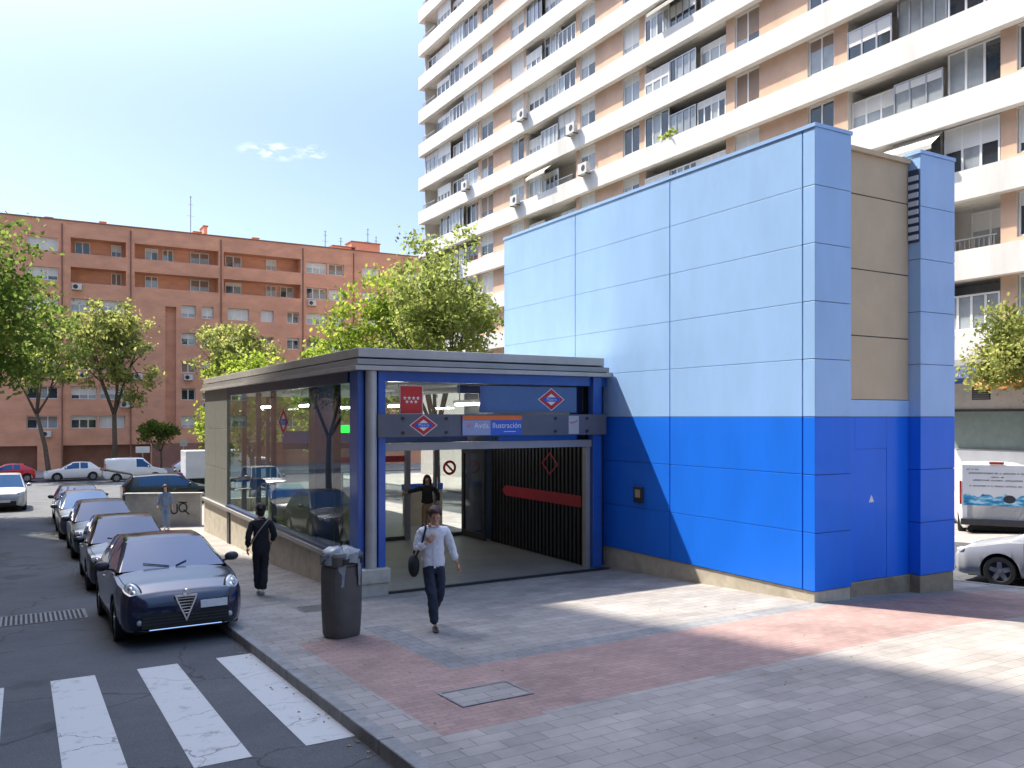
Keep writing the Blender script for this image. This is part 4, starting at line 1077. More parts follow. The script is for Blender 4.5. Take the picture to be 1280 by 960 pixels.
    if detail > 0:
        for sg in (1, -1):
            if front == 'shield':
                n_ = Vector((sg * .42, -.62, .66)).normalized(); t_ = Vector((sg * .30, .70, .55)); t_ = (t_ - n_ * t_.dot(n_)).normalized(); b_ = n_.cross(t_)
                mt = Matrix((b_, n_, t_)).transposed()
                mb = MB(); mb.ell((0, 0, 0), (.10, .036, .19), 18, 12, 0, mt); c0 = (sg * .695, -L / 2 + .25, bonnet_front + .02)
            else:
                n_ = Vector((sg * .45, -.75, .45)).normalized(); t_ = Vector((sg * .8, .5, .25)); t_ = (t_ - n_ * t_.dot(n_)).normalized(); b_ = n_.cross(t_)
                mt = Matrix((b_, n_, t_)).transposed()
                mb = MB(); mb.ell((0, 0, 0), (.085, .045, .20), 18, 12, 0, mt); c0 = (sg * .66 * W / 1.8, -L / 2 + .15, bonnet_front - .025)
            mb.v = [(x + c0[0], y + c0[1], z + c0[2]) for x, y, z in mb.v]
            hl = mb.build('headlight', M_lamp, root, smooth=True, world=False, angle=0)
            lb_ = MB(); C0 = Vector(c0)
            for q_, r_ in ((.055, .036), (-.045, .042)): lb_.ell(C0 + t_ * q_ + n_ * (.026 if front == 'shield' else .036), (r_, r_ * .5, r_), 12, 8, 0, mt)
            lb_.build('lamp_reflector', M_chrome, hl, smooth=True, world=False, angle=0)
            if front == 'shield':
                rb2 = MB(); rb2.ell(C0 - n_ * .012, (.118, .03, .208), 18, 12, 0, mt); rb2.build('lamp_surround', M_black, hl, smooth=True, world=False, angle=0)
            # door mirror
            mb = MB(); ym = cowl + .38 - L / 2; xm = sg * (hw_ + .09)
            mb.ell((xm, ym, belt + .10), (.115, .065, .075), 14, 8); mb.tube([(sg * (hw_ - .09), ym + .03, belt + .02), (xm - sg * .05, ym, belt + .06)], .022, 6)
            mb.build('door_mirror', paint if front != 'shield' else M_dark, root, smooth=True, world=False, angle=0)
            # tail lamps
            mb = MB()
            if van: mb.box(sg * (hw_ * .80), sg * (hw_ * .93), L / 2 - .06, L / 2 + .008, .85, 1.45)
            else: mb.ell((sg * .66 * W / 1.8, L / 2 - .06, tail - .14), (.16, .07, .09), 14, 8)
            mb.build('tail_lamp', M_tail, root, smooth=not van, world=False)
        # lower grille and plate
        mb = MB(); gw_ = .60 if front == 'shield' else .50
        mb.box(-gw_, gw_, -L / 2 - .006, -L / 2 + .08, .27, .48)
        for k in range(3): mb.box(-gw_ + .01, gw_ - .01, -L / 2 - .010, -L / 2 - .0065, .325 + k * .045, .34 + k * .045, 1)
        mb.build('lower_grille', [M_black, M_dark], root, world=False)
        mb = MB()
        if front == 'shield': mb.box(.20, .58, -L / 2 - .02, -L / 2 - .0065, .50, .61)
        else: mb.box(-.26, .26, -L / 2 - .016, -L / 2 - .0105, .43, .54)
        mb.build('number_plate', M_plate, root, world=False)
        # door seams: thin dark strips lying just proud of the flank
        if detail > 1:
            mb = MB()
            for s in (cowl + .22, wtop + .56, rear_roof - .28):
                if abs(s - wx[1]) < wr + .1: s = wx[1] - wr - .1
                for sg in (1, -1):
                    sec = section(s)
                    for q in range(1, 5):
                        a, b = sec[q], sec[q + 1]
                        mb.add([(sg * (x + .003), s + e - L / 2, z) for (x, z, e) in ((a[0], a[1], -.005), (a[0], a[1], .005), (b[0], b[1], .005), (b[0], b[1], -.005))], [(0, 1, 2, 3)])
            mb.build('door_seam', M_black, root, world=False)
            mb = MB()
            for sg in (1, -1):
                pr = None
                for i in range(17):
                    s = .34 + (cowl - .04 - .34) * i / 16; sec = section(s)
                    t_ = .35 + .25 * (1 - i / 16); x = sec[5][0] * (1 - t_) + sec[6][0] * t_; z = sec[5][1] * (1 - t_) + sec[6][1] * t_ + .0035
                    cur = [(sg * (x - .005), s - L / 2, z + .001), (sg * (x + .005), s - L / 2, z - .001)]
                    if pr: mb.add(pr + cur, [(0, 1, 3, 2)])
                    pr = cur
            mb.build('bonnet_seam', M_black, root, world=False)
            for s in (wtop + .42, rear_roof - .42):
                for sg in (1, -1):
                    h_ = MB(); x = sg * ip(hw, s)
                    h_.ell((x * .995, s - L / 2, belt - .13), (.022, .09, .018), 10, 6); h_.build('door_handle', paint, root, smooth=True, world=False)
            mb = MB()
            for sg in (1, -1): mb.tube([(sg * .05, cowl - L / 2 + .02, ip(zt, cowl) + .02), (sg * .32 - .1, cowl - L / 2 + .12, ip(zt, cowl) + .075)], .009, 5)
            mb.build('wiper', M_black, root, world=False)
    if front == 'shield':
        # V-shaped shield with bright rim, slats and a round badge, split air intakes, fog lamps
        mb = MB(); y0 = -L / 2 - .036
        o = [(-.155, .71), (.155, .71), (.135, .64), (.0, .33), (-.135, .64)]
        i2 = [(-.125, .685), (.125, .685), (.108, .635), (0, .385), (-.108, .635)]
        dy = lambda z: (z - .33) * .05
        for k in range(5):
            k2 = (k + 1) % 5
            mb.quad(*[(p[0], y0 + dy(p[1]), p[1]) for p in (o[k], o[k2], i2[k2], i2[k])])
            mb.quad((o[k][0], y0 + dy(o[k][1]), o[k][1]), (o[k2][0], y0 + dy(o[k2][1]), o[k2][1]), (o[k2][0] * 1.05, y0 + .09 + dy(o[k2][1]), o[k2][1]), (o[k][0] * 1.05, y0 + .09 + dy(o[k][1]), o[k][1]))
        mb.poly([(p[0], y0 + .02 + dy(p[1]), p[1]) for p in i2], 1)
        for k in range(6):
            z = .445 + k * .042; w = .108 * min(1, (z - .385) / .25)
            mb.box(-w, w, y0 + .004 + dy(z), y0 + .012 + dy(z), z, z + .012, 0)
        sh = mb.build('shield_grille', [M_chrome, M_black], root, world=False)
        mb = MB(); mb.lathe([(.001, .012), (.05, .01), (.055, 0)], lambda x, y, h: (x, y0 - h + .015, .745 + y), 20); bd = mb.build('badge', M_chrome, sh, world=False)
        for sg in (1, -1):
            mb = MB(); mb.add([(sg * a, -L / 2 + d, z) for a, d, z in ((.19, -.005, .50), (.60, .03, .46), (.66, .075, .34), (.30, -.008, .34))], [(0, 1, 2, 3)]); mb.build('side_intake', M_black, root, world=False)
            mb = MB(); mb.ell((sg * .62, -L / 2 + .045, .36), (.045, .03, .045), 14, 8); mb.build('fog_lamp', M_lamp, root, smooth=True, world=False)
        mb = MB(); mb.tube([(-.72, -L / 2 + .15, .245), (-.5, -L / 2 + .012, .245), (0, -L / 2 - .012, .25), (.5, -L / 2 + .012, .245), (.72, -L / 2 + .15, .245)], .012, 6); mb.build('bumper_lip', M_chrome, root, world=False)
    if open_tail:
        mb = MB(); yh = rear_roof + .1 - L / 2
        c = Vector((0, yh + .62, H + .16)); mb.obox(c, (hw_ * .66, 0, 0), (0, .66, .14), (0, -.008, .03)); mb.build('open_tailgate', paint, root, world=False)
    return root

def place(c, x, y, rz, label, cat, group=None, road=True, z=None):
    c.location = (x, y, (gz(x, y, road) if z is None else z))
    # follow the slope of the street
    ca, sa = math.cos(rz), math.sin(rz)
    fwd = Vector((-sa * -1, -ca, 0)); fwd = Vector((math.sin(rz), -math.cos(rz), 0))
    e = .8; dz = (gz(x + fwd.x * e, y + fwd.y * e, road) - gz(x - fwd.x * e, y - fwd.y * e, road)) / (2 * e)
    c.rotation_euler = (-math.atan(dz), 0, rz)
    return tag(c, label, cat, group)

def paintm(name, col, rough=.18, metal=.0, coat=.6):
    return mat(name, col, rough, metal=metal, var=.05, scale=2, coat=coat, obj=True, ior=1.38)
P_navy = paintm('navy_car_paint', (.004, .010, .040), .16, 0)
P_black = paintm('black_car_paint', (.012, .013, .017))
P_grey = paintm('grey_car_paint', (.035, .038, .045), .35, .1)
P_slate = paintm('slate_car_paint', (.06, .075, .10), .35, .1)
P_silver = paintm('silver_car_paint', (.42, .43, .45), .3, .3)
P_white = paintm('white_car_paint', (.72, .72, .71), .3)
P_red = paintm('red_car_paint', (.50, .015, .02), .3)
P_green = paintm('dark_green_car_paint', (.03, .04, .035), .3, .3)
GR = 'cars parked nose to tail along the kerb'
c = car('parked_car', P_navy, front='shield', bonnet_front=.76, belt=.96, hood=1.0); place(c, 2.06, 15.18, R(.5), 'dark blue hatchback with a V-shaped chrome grille, nearest car at the kerb', 'car', GR)
c = car('parked_car', P_black, L=4.2, H=1.50, W=1.76, rear_glass=4.05, rear_roof=3.4, wbase=2.55); place(c, 2.06, 21.35, R(-.5), 'black parked car with blue reflections, directly behind the nearest dark blue hatchback', 'car', GR)
c = car('parked_car', P_grey, L=4.1, H=1.50, W=1.74, rear_glass=3.95, rear_roof=3.35, wbase=2.5, detail=1); place(c, 2.02, 27.2, R(0), 'dark grey parked car, third in the row from the crosswalk', 'car', GR)
c = car('parked_car', P_slate, L=4.2, H=1.50, W=1.76, detail=1, rear_glass=4.05, rear_roof=3.4, wbase=2.55); place(c, 1.9, 32.6, R(0), 'slate blue parked car, fourth in the row from the crosswalk', 'car', GR)
c = car('parked_car', P_green, L=4.3, H=1.46, W=1.76, detail=1, rear_glass=4.15, rear_roof=3.5); place(c, 1.95, 38.2, R(0), 'farthest dark parked car of the kerbside row, beside the open-tailgate estate', 'car', GR)
c = car('parked_car', P_green, L=4.6, H=1.52, W=1.8, wbase=2.7, wtop=2.0, rear_roof=4.1, rear_glass=4.5, detail=1, open_tail=True); place(c, 6.5, 45.2, R(90), 'dark green estate car seen side on with its tailgate raised', 'car')
c = car('parked_car', P_silver, L=4.4, H=1.70, W=1.85, hood=1.08, belt=1.05, bonnet_front=.86, wr=.36, cowl=1.15, wtop=1.75, rear_roof=4.0, rear_glass=4.35, tail=1.05, detail=1, boxy=.5); place(c, -.72, 47.0, R(0), 'silver off-road car at the left edge facing the viewer', 'car')
c = car('parked_car', P_red, L=4.0, H=1.45, W=1.7, wbase=2.5, rear_roof=3.2, rear_glass=3.85, detail=1); place(c, -1.1, 75.2, R(-90), 'small red hatchback at the left edge under the shaded tree', 'car', 'cars parked along the far street')
c = car('parked_car', P_white, L=4.05, H=1.48, W=1.72, wbase=2.5, rear_roof=3.3, rear_glass=3.9, detail=1); place(c, 3.45, 75.0, R(-90), 'white hatchback in profile in front of the brick block', 'car', 'cars parked along the far street')
c = car('parked_van', P_white, L=4.5, H=1.85, W=1.8, hood=1.1, belt=1.08, bonnet_front=.84, cowl=1.05, wtop=1.75, rear_roof=4.3, rear_glass=4.44, tail=1.0, detail=1, van=True, boxy=.7, wbase=2.75); place(c, 7.7, 71.8, R(90), 'white panel van in profile facing right beyond the dark estate car', 'van')
c = car('parked_car', P_white, L=4.2, H=1.52, W=1.75, detail=1); place(c, 13.0, 75.2, R(90), 'white car in profile half hidden behind the pavilion corner', 'car', 'cars parked along the far street')
c = car('parked_car', P_silver, L=4.1, H=1.48, W=1.72, wr=.31, wbase=2.5, rear_roof=3.3, rear_glass=3.9, rimmat=M_rim); place(c, 18.55, 9.05, R(196), 'silver grey car cut by the right edge, its nose pointing at the blue tower', 'car')
c = car('parked_car', P_silver, L=4.0, H=1.48, W=1.7, wbase=2.5, rear_roof=3.2, rear_glass=3.85, detail=1, rimmat=M_rim); place(c, 19.4, 15.2, R(188), 'pale car mostly hidden by the far edge of the blue tower, red tail lamp showing', 'car')

# white box van at the end of the street
bt = empty('box_truck', (10.6, 57, gz(10.6, 57, True)), 0, 'white box bodied truck just left of the pavilion, behind the graffiti wall', 'truck')
mb = MB(); mb.box(-1.7, 2.4, -1.0, 1.0, .75, 2.5); mb.build('cargo_box', P_white, bt, world=False, bevel=.04)
mb = MB(); mb.prism([(2.5, .5), (4.1, .5), (4.15, 1.15), (3.6, 1.95), (2.5, 2.0)], lambda u, w, t: (u, t, w), -.95, .95); mb.build('cab', P_white, bt, world=False, bevel=.05)
mb = MB(); mb.box(-1.6, 4.0, -.85, .85, .42, .74); mb.build('chassis', M_black, bt, world=False)
for x in (-.9, 3.3):
    for sg in (-1, 1):
        mb = MB(); mb.tube([(x, sg * .98, .36), (x, sg * .74, .36)], .36, 18); mb.build('wheel', M_black, bt, world=False)
mb = MB(); mb.add([(a, -.958, b) for a, b in ((2.85, 1.25), (3.85, 1.25), (3.5, 1.82), (2.85, 1.86))], [(0, 1, 2, 3)]); mb.build('side_window', M_carglass, bt, world=False)

# white delivery van on the right, rear towards us, with a printed rear panel
dv = car('delivery_van', P_white, L=5.0, H=2.35, W=2.05, hood=1.2, belt=1.25, bonnet_front=.95, cowl=1.0, wtop=1.9, rear_roof=4.9, rear_glass=4.96, tail=1.15, detail=0, van=True, boxy=1.0, wbase=3.1, wr=.35)
place(dv, 28.4, 16.5, R(125), 'white delivery van with blue sea picture and lines of lettering on its rear', 'van')
yb = 2.5
mb = MB(); mb.box(-.97, .97, 2.36, yb, .42, 2.28); mb.build('rear_panel', P_white, dv, world=False, bevel=.03)
M_sea = bpy.data.materials.new('sea_print'); M_sea.use_nodes = True
_n = M_sea.node_tree.nodes; _l = M_sea.node_tree.links
_t = _n.new('ShaderNodeTexCoord'); _no = _n.new('ShaderNodeTexNoise'); _no.inputs['Scale'].default_value = 3.2; _no.inputs['Detail'].default_value = 6
_mp = _n.new('ShaderNodeMapping'); _mp.inputs['Scale'].default_value = (1, 1, 3); _l.new(_t.outputs['Object'], _mp.inputs['Vector']); _l.new(_mp.outputs['Vector'], _no.inputs['Vector'])
_cr = _n.new('ShaderNodeValToRGB'); _e = _cr.color_ramp.elements; _e[0].position = .35; _e[0].color = (.02, .14, .30, 1); _e[1].position = .62; _e[1].color = (.45, .68, .78, 1)
_x = _e.new(.48); _x.color = (.05, .33, .55, 1)
_l.new(_no.outputs['Fac'], _cr.inputs['Fac']); _l.new(_cr.outputs['Color'], _n['Principled BSDF'].inputs['Base Color']); _n['Principled BSDF'].inputs['Roughness'].default_value = .3
mb = MB(); N_ = 24
topz = [1.30 + .05 * math.sin(i * .9) + .03 * math.sin(i * 2.3) for i in range(N_ + 1)]
for i in range(N_):
    x0, x1 = -.92 + 1.84 * i / N_, -.92 + 1.84 * (i + 1) / N_
    mb.quad((x0, yb + .003, .98), (x1, yb + .003, .98), (x1, yb + .003, topz[i + 1]), (x0, yb + .003, topz[i]))
mb.build('sea_picture', M_sea, dv, world=False)
mb = MB(); mb.ell((-.35, yb + .004, 1.2), (.17, .001, .13), 12, 6); mb.build('dark_picture_patch', P_grey, dv, world=False)
rnd = random.Random(9)
mb = MB()
for z, a, b, h in ((2.12, .5, .8, .035), (2.0, -.75, .75, .05), (1.88, -.2, .15, .035), (1.78, -.7, .65, .05), (1.60, -.78, .72, .05)):
    x = a
    while x < b:
        w = rnd.uniform(.03, .055)
        y_ = yb + .004
        k = rnd.randint(0, 2)
        mb.tube([(x, y_, z - h / 2), (x + w * .3, y_, z + h / 2), (x + w * .7, y_, z - h / 2 if k else z), (x + w, y_, z + h / 2 * (k - 1))], .006, 4)
        x += w + (.05 if rnd.random() < .15 else .012)
mb.build('rear_lettering', M_dark, dv, world=False)
mb = MB(); mb.box(-1.0, 1.0, 2.45, 2.6, .36, .56); mb.build('rear_bumper', M_dark, dv, world=False, bevel=.02)
for sg in (1, -1):
    mb = MB(); mb.box(sg * .975, sg * 1.03, 2.3, 2.515, 1.0, 1.75); mb.build('tail_lamp', M_tail, dv, world=False, bevel=.01)
mb = MB(); mb.box(-.2, .2, 2.42, 2.52, 2.285, 2.36); mb.build('roof_marker_lamp', M_tail, dv, world=False)

# ------------------------------------------------------------------ litter bin, graffiti wall
bn = empty('litter_bin', (3.93, 11.55, gz(3.93, 11.55)), R(20), 'tall dark grey ribbed litter bin standing by the pavilion corner', 'litter bin')
def sq(r, h, n=40, p=4):
    out = []
    for k in range(n):
        a = 2 * math.pi * k / n; c, s_ = math.cos(a), math.sin(a)
        q = r / ((abs(c) ** p + abs(s_) ** p) ** (1 / p))
        rib = .985 if (k % 5 == 0) else 1
        out.append((q * c * rib, q * s_ * .92 * rib, h))
    return out
def loft(mb, rings, m=0, cap=True):
    o = len(mb.v); n = len(rings[0])
    for r_ in rings: mb.v += r_
    for i in range(len(rings) - 1):
        for k in range(n): mb.f.append((o + i * n + k, o + i * n + (k + 1) % n, o + (i + 1) * n + (k + 1) % n, o + (i + 1) * n + k)); mb.m.append(m)
    if cap:
        mb.f.append(tuple(o + k for k in range(n - 1, -1, -1))); mb.m.append(m); mb.f.append(tuple(o + (len(rings) - 1) * n + k for k in range(n))); mb.m.append(m)
M_bin = mat('bin_plastic', (.085, .08, .076), .5, var=.18, scale=5, obj=True, grime=.3)
mb = MB(); loft(mb, [sq(.20, 0), sq(.225, .02), sq(.235, .06), sq(.25, .4), sq(.255, .9), sq(.25, 1.0)]); mb.build('bin_body', M_bin, bn, smooth=True, world=False, angle=25)
mb = MB(); loft(mb, [sq(.235, 1.0), sq(.235, 1.02), sq(.262, 1.025), sq(.265, 1.16), sq(.24, 1.20), sq(.12, 1.225)]); hd = mb.build('bin_hood', M_bin, bn, smooth=True, world=False, angle=30)
mb = MB(); mb.box(-.17, .17, -.252, -.235, 1.045, 1.13); mb.build('bin_slot', M_black, hd, world=False)
mb = MB()
rnd = random.Random(4); n = 22; rings = []
for j, (r_, h) in enumerate(((.275, .98), (.285, 1.06), (.28, 1.15), (.262, 1.205), (.17, 1.245), (.05, 1.26))):
    rings.append([((r_ + .02 * rnd.uniform(-1, 1)) * math.cos(2 * math.pi * k / n), (r_ + .02 * rnd.uniform(-1, 1)) * math.sin(2 * math.pi * k / n) * .95, h + rnd.uniform(-.03, .03) - (.12 * max(0, math.sin(k * .9)) if j == 0 else 0)) for k in range(n)])
loft(mb, rings[1:], cap=True)
for (a0, dx) in ((-1.15, .0), (-2.2, .02)):
    x, y = .285 * math.cos(a0), .285 * math.sin(a0) * .95
    tx, ty = -math.sin(a0), math.cos(a0)
    prev = None
    for i in range(6):
        w = .06 - .008 * i + rnd.uniform(-.01, .01); z = 1.12 - i * .075; off = .012 * rnd.uniform(-1, 1)
        cur = [(x * (1 + off) - tx * w, y * (1 + off) - ty * w, z), (x * (1.02 + off), y * (1.02 + off), z - .01), (x * (1 + off) + tx * w, y * (1 + off) + ty * w, z)]
        if prev: mb.add(prev + cur, [(0, 1, 4, 3), (1, 2, 5, 4)])
        prev = cur
bag = mb.build('plastic_bag', mat('grey_bag', (.22, .25, .28), .35, var=.25, scale=9, obj=True, coat=.3), None, smooth=True, angle=40)
bag.location = bn.location; bag.rotation_euler = bn.rotation_euler
tag(bag, 'crumpled grey blue plastic bag draped over the litter bin hood', 'plastic bag')

gw = empty('graffiti_wall', (4.4, 32.2, gz(4.4, 32.2)), math.atan2(-1.0, 2.2), 'low pale grey wall with black scrawled graffiti beside the far end of the pavilion', 'wall')
mb = MB(); mb.box(-1.35, 1.25, 0, .2, -.3, 1.12); mb.build('wall_body', M_conc, gw, world=False, bevel=.01)
mb = MB(); mb.box(-1.4, 1.3, -.04, .24, 1.122, 1.19); mb.build('wall_coping', M_conc, gw, world=False, bevel=.01)
mb = MB(); yq = -.012
def stroke(pts, r=.022): mb.tube([(x, yq, z) for x, z in pts], r, 5)
arc = lambda cx, cz, rx, rz, a, b, n=12: [(cx + rx * math.cos(R(a + (b - a) * i / n)), cz + rz * math.sin(R(a + (b - a) * i / n))) for i in range(n + 1)]
stroke(arc(.02, .62, .13, .16, -60, 250)); stroke([(-.1, .60), (.14, .62)])
stroke([(.24, .78), (.24, .55)] + arc(.34, .55, .1, .1, 180, 360) + [(.44, .8)])
stroke(arc(.64, .66, .14, .15, 20, 380)); stroke([(.66, .60), (.86, .42)])
stroke([(.5, .86), (.78, .84)])
mb.build('black_graffiti', M_black, gw, world=False)
# ------------------------------------------------------------------ people
def skin(nodes, edges, sub=2):
    """nodes: list of (xyz, (rx, ry)); a continuous tapered surface grown along the edges -> (verts, faces)"""
    me = bpy.data.meshes.new('s'); me.from_pydata([n[0] for n in nodes], edges, []); me.update()
    o = bpy.data.objects.new('s', me); COL.objects.link(o)
    md = o.modifiers.new('k', 'SKIN'); md.use_smooth_shade = True; md.branch_smoothing = .4
    sv = me.skin_vertices[0].data
    for i, n in enumerate(nodes):
        r = n[1] if isinstance(n[1], tuple) else (n[1], n[1]); sv[i].radius = r; sv[i].use_root = (i == 0)
    s2 = o.modifiers.new('u', 'SUBSURF'); s2.levels = sub; s2.render_levels = sub
    dg = bpy.context.evaluated_depsgraph_get(); dg.update()
    m = o.evaluated_get(dg).to_mesh()
    out = ([tuple(v.co) for v in m.vertices], [tuple(p.vertices) for p in m.polygons])
    bpy.data.objects.remove(o); bpy.data.meshes.remove(me)
    return out
def cloth(name, nodes, edges, m, root, sub=2):
    v, f = skin(nodes, edges, 3 if sub == 2 else sub); mb = MB(); mb.add(v, f); o = mb.build(name, m, root, smooth=True, world=False, angle=0)
    if name != 'shoe':          # creases: cloth pulled into diagonal and cross folds
        for vt in o.data.vertices:
            p = vt.co; q = Vector((p.x * 9 + p.z * 5, p.y * 9, p.z * 15 - abs(p.x) * 12))
            vt.co = p + vt.normal * (.011 * mnoise.noise(q) + .007 * mnoise.noise(q * 2.3 + Vector((7, 3, 1))))
        o.data.update()
    return o

M_skin = mat('skin', (.50, .28, .19), .5, var=.06, scale=8, obj=True)
M_shirt = mat('white_shirt', (.66, .68, .74), .8, var=.08, scale=9, obj=True, bump=.5, bscale=14)
M_jean = mat('dark_denim', (.018, .024, .045), .85, var=.2, scale=20, obj=True, bump=.4, bscale=18)
M_blackc = mat('black_cloth', (.012, .012, .016), .85, var=.2, scale=14, obj=True, bump=.5, bscale=14)
M_shoe = mat('black_shoe', (.015, .014, .014), .4, var=.1)
M_hairb = mat('brown_hair', (.055, .022, .015), .6, var=.35, scale=40, obj=True, stretch=(1, 1, .15), bump=.6, bscale=60)
M_hairk = mat('black_hair', (.012, .010, .010), .5, var=.35, scale=40, obj=True, stretch=(1, 1, .15), bump=.6, bscale=60)
M_den = mat('pale_denim', (.14, .21, .34), .85, var=.25, scale=10, obj=True)
M_pale = mat('pale_top', (.45, .52, .55), .8, var=.1, obj=True)
M_purple = mat('purple_top', (.10, .05, .22), .8, var=.1, obj=True)
M_tanc = mat('tan_cloth', (.30, .20, .13), .85, var=.15, scale=12, obj=True)
M_eye = mat('dark_eye', (.02, .015, .012), .2, var=0)
M_wshoe = mat('pale_shoe', (.5, .5, .5), .6, var=.1)

def hand(mb, wrist, d, side, palm_n, curl=.5):
    """palm, four unequal bent fingers and a thumb; d: direction of the hand, palm_n: palm normal"""
    d = Vector(d).normalized(); n = Vector(palm_n); n = (n - d * n.dot(d)).normalized(); t = d.cross(n) * side
    w = Vector(wrist)
    mb.ell(w + d * .045, (.028, .028, .028), 8, 6)
    pc = w + d * .055
    mb.obox(pc, tuple(d * .045), tuple(t * .038), tuple(n * .013))
    for k, (off, ln) in enumerate(((-.029, .058), (-.010, .068), (.010, .064), (.028, .050))):
        b = w + d * .095 + t * off
        m = b + d * ln * .55 + n * ln * .28 * curl; e = m + d * ln * .35 + n * ln * .62 * curl
        mb.tube([b - d * .02, b, m, e], [.0085, .0085, .008, .0062], 6)
    b = w + d * .035 - t * .034
    mb.tube([b + t * .01, b - t * .022 + d * .022 + n * .01, b - t * .028 + d * .05 + n * .028 * (1 + curl)], [.011, .010, .0075], 6)

def person(label, J, cl, loc, rz, hgt=1.75, group=None, hair='short', long=False, bag=None, tilt=0):
    """J: joints in local metres for a 1.75 m figure facing -y. cl: clothing materials"""
    k = hgt / 1.75
    root = empty('person', loc, rz, label, 'person', group)
    V = lambda p: Vector(p) * k
    S = lambda r: (r[0] * k, r[1] * k) if isinstance(r, tuple) else (r * k, r * k)
    g = {**J}
    def mid(a, b, t=.5): return tuple(Vector(a).lerp(Vector(b), t))
    pel, chest, nk = g['pelvis'], g['chest'], g['neck']
    hd = g['head']
    nodes = [(pel, (.10, .08)), (mid(pel, chest, .5), (.09, .07)), (chest, (.105, .08)), (mid(chest, nk, .62), (.075, .06)), (nk, (.056, .058)),
             (mid(nk, hd, .55), (.062, .066)), (hd, (.076, .092)), (tuple(Vector(hd) + (Vector(hd) - Vector(nk)).normalized() * .072), (.058, .07))]
    edges = [(0, 1), (1, 2), (2, 3), (3, 4), (4, 5), (5, 6), (6, 7)]
    for s in 'LR':
        i = len(nodes)
        sh, el, wr = g['sh' + s], g['el' + s], g['wr' + s]
        nodes += [(sh, .045), (mid(sh, el), .038), (el, .033), (mid(el, wr, .4), .034), (wr, .027)]
        edges += [(3, i), (i, i + 1), (i + 1, i + 2), (i + 2, i + 3), (i + 3, i + 4)]
        i = len(nodes)
        hp, kn, an = g['hip' + s], g['kn' + s], g['an' + s]
        nodes += [(hp, .065), (mid(hp, kn), .058), (kn, .044), (mid(kn, an, .35), .045), (an, .034)]
        edges += [(0, i), (i, i + 1), (i + 1, i + 2), (i + 2, i + 3), (i + 3, i + 4)]
    v, f = skin([(tuple(V(n[0])), S(n[1])) for n in nodes], edges)
    mb = MB(); mb.add(v, f)
    up = (Vector(hd) - Vector(nk)).normalized(); face = Vector((0, -1, 0)); face = (face - up * face.dot(up)).normalized()
    side = Vector((1, 0, 0))
    H_ = Vector(hd)
    mb.tube([V(H_ + face * .078 + up * .028), V(H_ + face * .108 - up * .018), V(H_ + face * .085 - up * .03)], [.010 * k, .016 * k, .010 * k], 7)     # nose
    mb.ell(V(H_ + face * .083 - up * .062), (.024 * k, .010 * k, .009 * k), 8, 6)            # lips
    mb.ell(V(H_ + face * .055 - up * .095), (.032 * k, .03 * k, .025 * k), 10, 6)             # chin
    for e in (-1, 1): mb.ell(V(H_ + side * e * .080 - up * .01), (.012 * k, .022 * k, .033 * k), 8, 6)
    for s, e in (('L', 1), ('R', -1)):
        wr, el = V(g['wr' + s]), V(g['el' + s])
        hdir = g.get('hd' + s, tuple(wr - el)); hn = g.get('hn' + s, (-e, 0, 0))
        hb = MB(); hand(hb, (0, 0, 0), hdir, e, hn, g.get('curl', .6)); mb.add([tuple(Vector(p) * k + wr) for p in hb.v], hb.f)
    mb.build('body', M_skin, root, smooth=True, world=False, angle=0)
    mb = MB()
    for e in (-1, 1): mb.ell(V(H_ + face * .084 + side * e * .032 + up * .012), (.013 * k, .008 * k, .008 * k), 8, 6)
    mb.build('eye', M_eye, root, smooth=True, world=False, angle=0)
    # hair
    mb = MB(); rot = Vector((0, 0, 1)).rotation_difference(up).to_matrix()
    c = V(H_ - face * .018 + up * .035)
    mb.ell(c, (.093 * k, .108 * k, .098 * k), 18, 12, 0, rot)
    q = MB(); q.v = []; 
    for i in range(len(mb.v)):       # lift the hairline clear of the face
        p = Vector(mb.v[i]); d = (p - V(H_))
        if d.dot(face) > .03 * k and d.dot(up) < .062 * k: p = p - face * (d.dot(face) - .03 * k) * 1.0
        j = .006 * k * math.sin(37 * p.x + 51 * p.y + 29 * p.z); mb.v[i] = tuple(p + d.normalized() * j)
    if long:
        back = -face
        mb.tube([V(H_ + back * .03 + up * .06), V(H_ + back * .075 - up * .03), V(H_ + back * .085 - up * .16), V(H_ + back * .09 - up * .30)], [.08 * k, .088 * k, .078 * k, .03 * k], 12)
        for e in (-1, 1): mb.tube([V(H_ + side * e * .06 + up * .07), V(H_ + side * e * .092 - up * .03), V(H_ + side * e * .10 + back * .03 - up * .17)], [.03 * k, .032 * k, .018 * k], 8)
    if hair == 'bun':
        mb.ell(V(H_ - face * .10 - up * .0), (.05 * k, .05 * k, .055 * k), 12, 8); mb.ell(V(H_ - face * .045 - up * .06), (.072 * k, .06 * k, .085 * k), 14, 8)
    mb.build('hair', cl['hair'], root, smooth=True, world=False, angle=0)
    # top with sleeves
    hem = g.get('hem', .86); sl = g.get('sleeve', 1.0)
    n2 = [(tuple(V((pel[0], pel[1], hem))), S((.205, .155))), (tuple(V(mid(pel, chest, .25))), S((.172, .132))), (tuple(V(mid(pel, chest, .62))), S((.160, .122))), (tuple(V(chest)), S((.165, .122))), (tuple(V(mid(chest, nk, .58))), S((.125, .098))), (tuple(V(mid(chest, nk, .80))), S((.085, .08))), (tuple(V(mid(chest, nk, .97))), S((.068, .066)))]
    e2 = [(0, 1), (1, 2), (2, 3), (3, 4), (4, 5), (5, 6)]
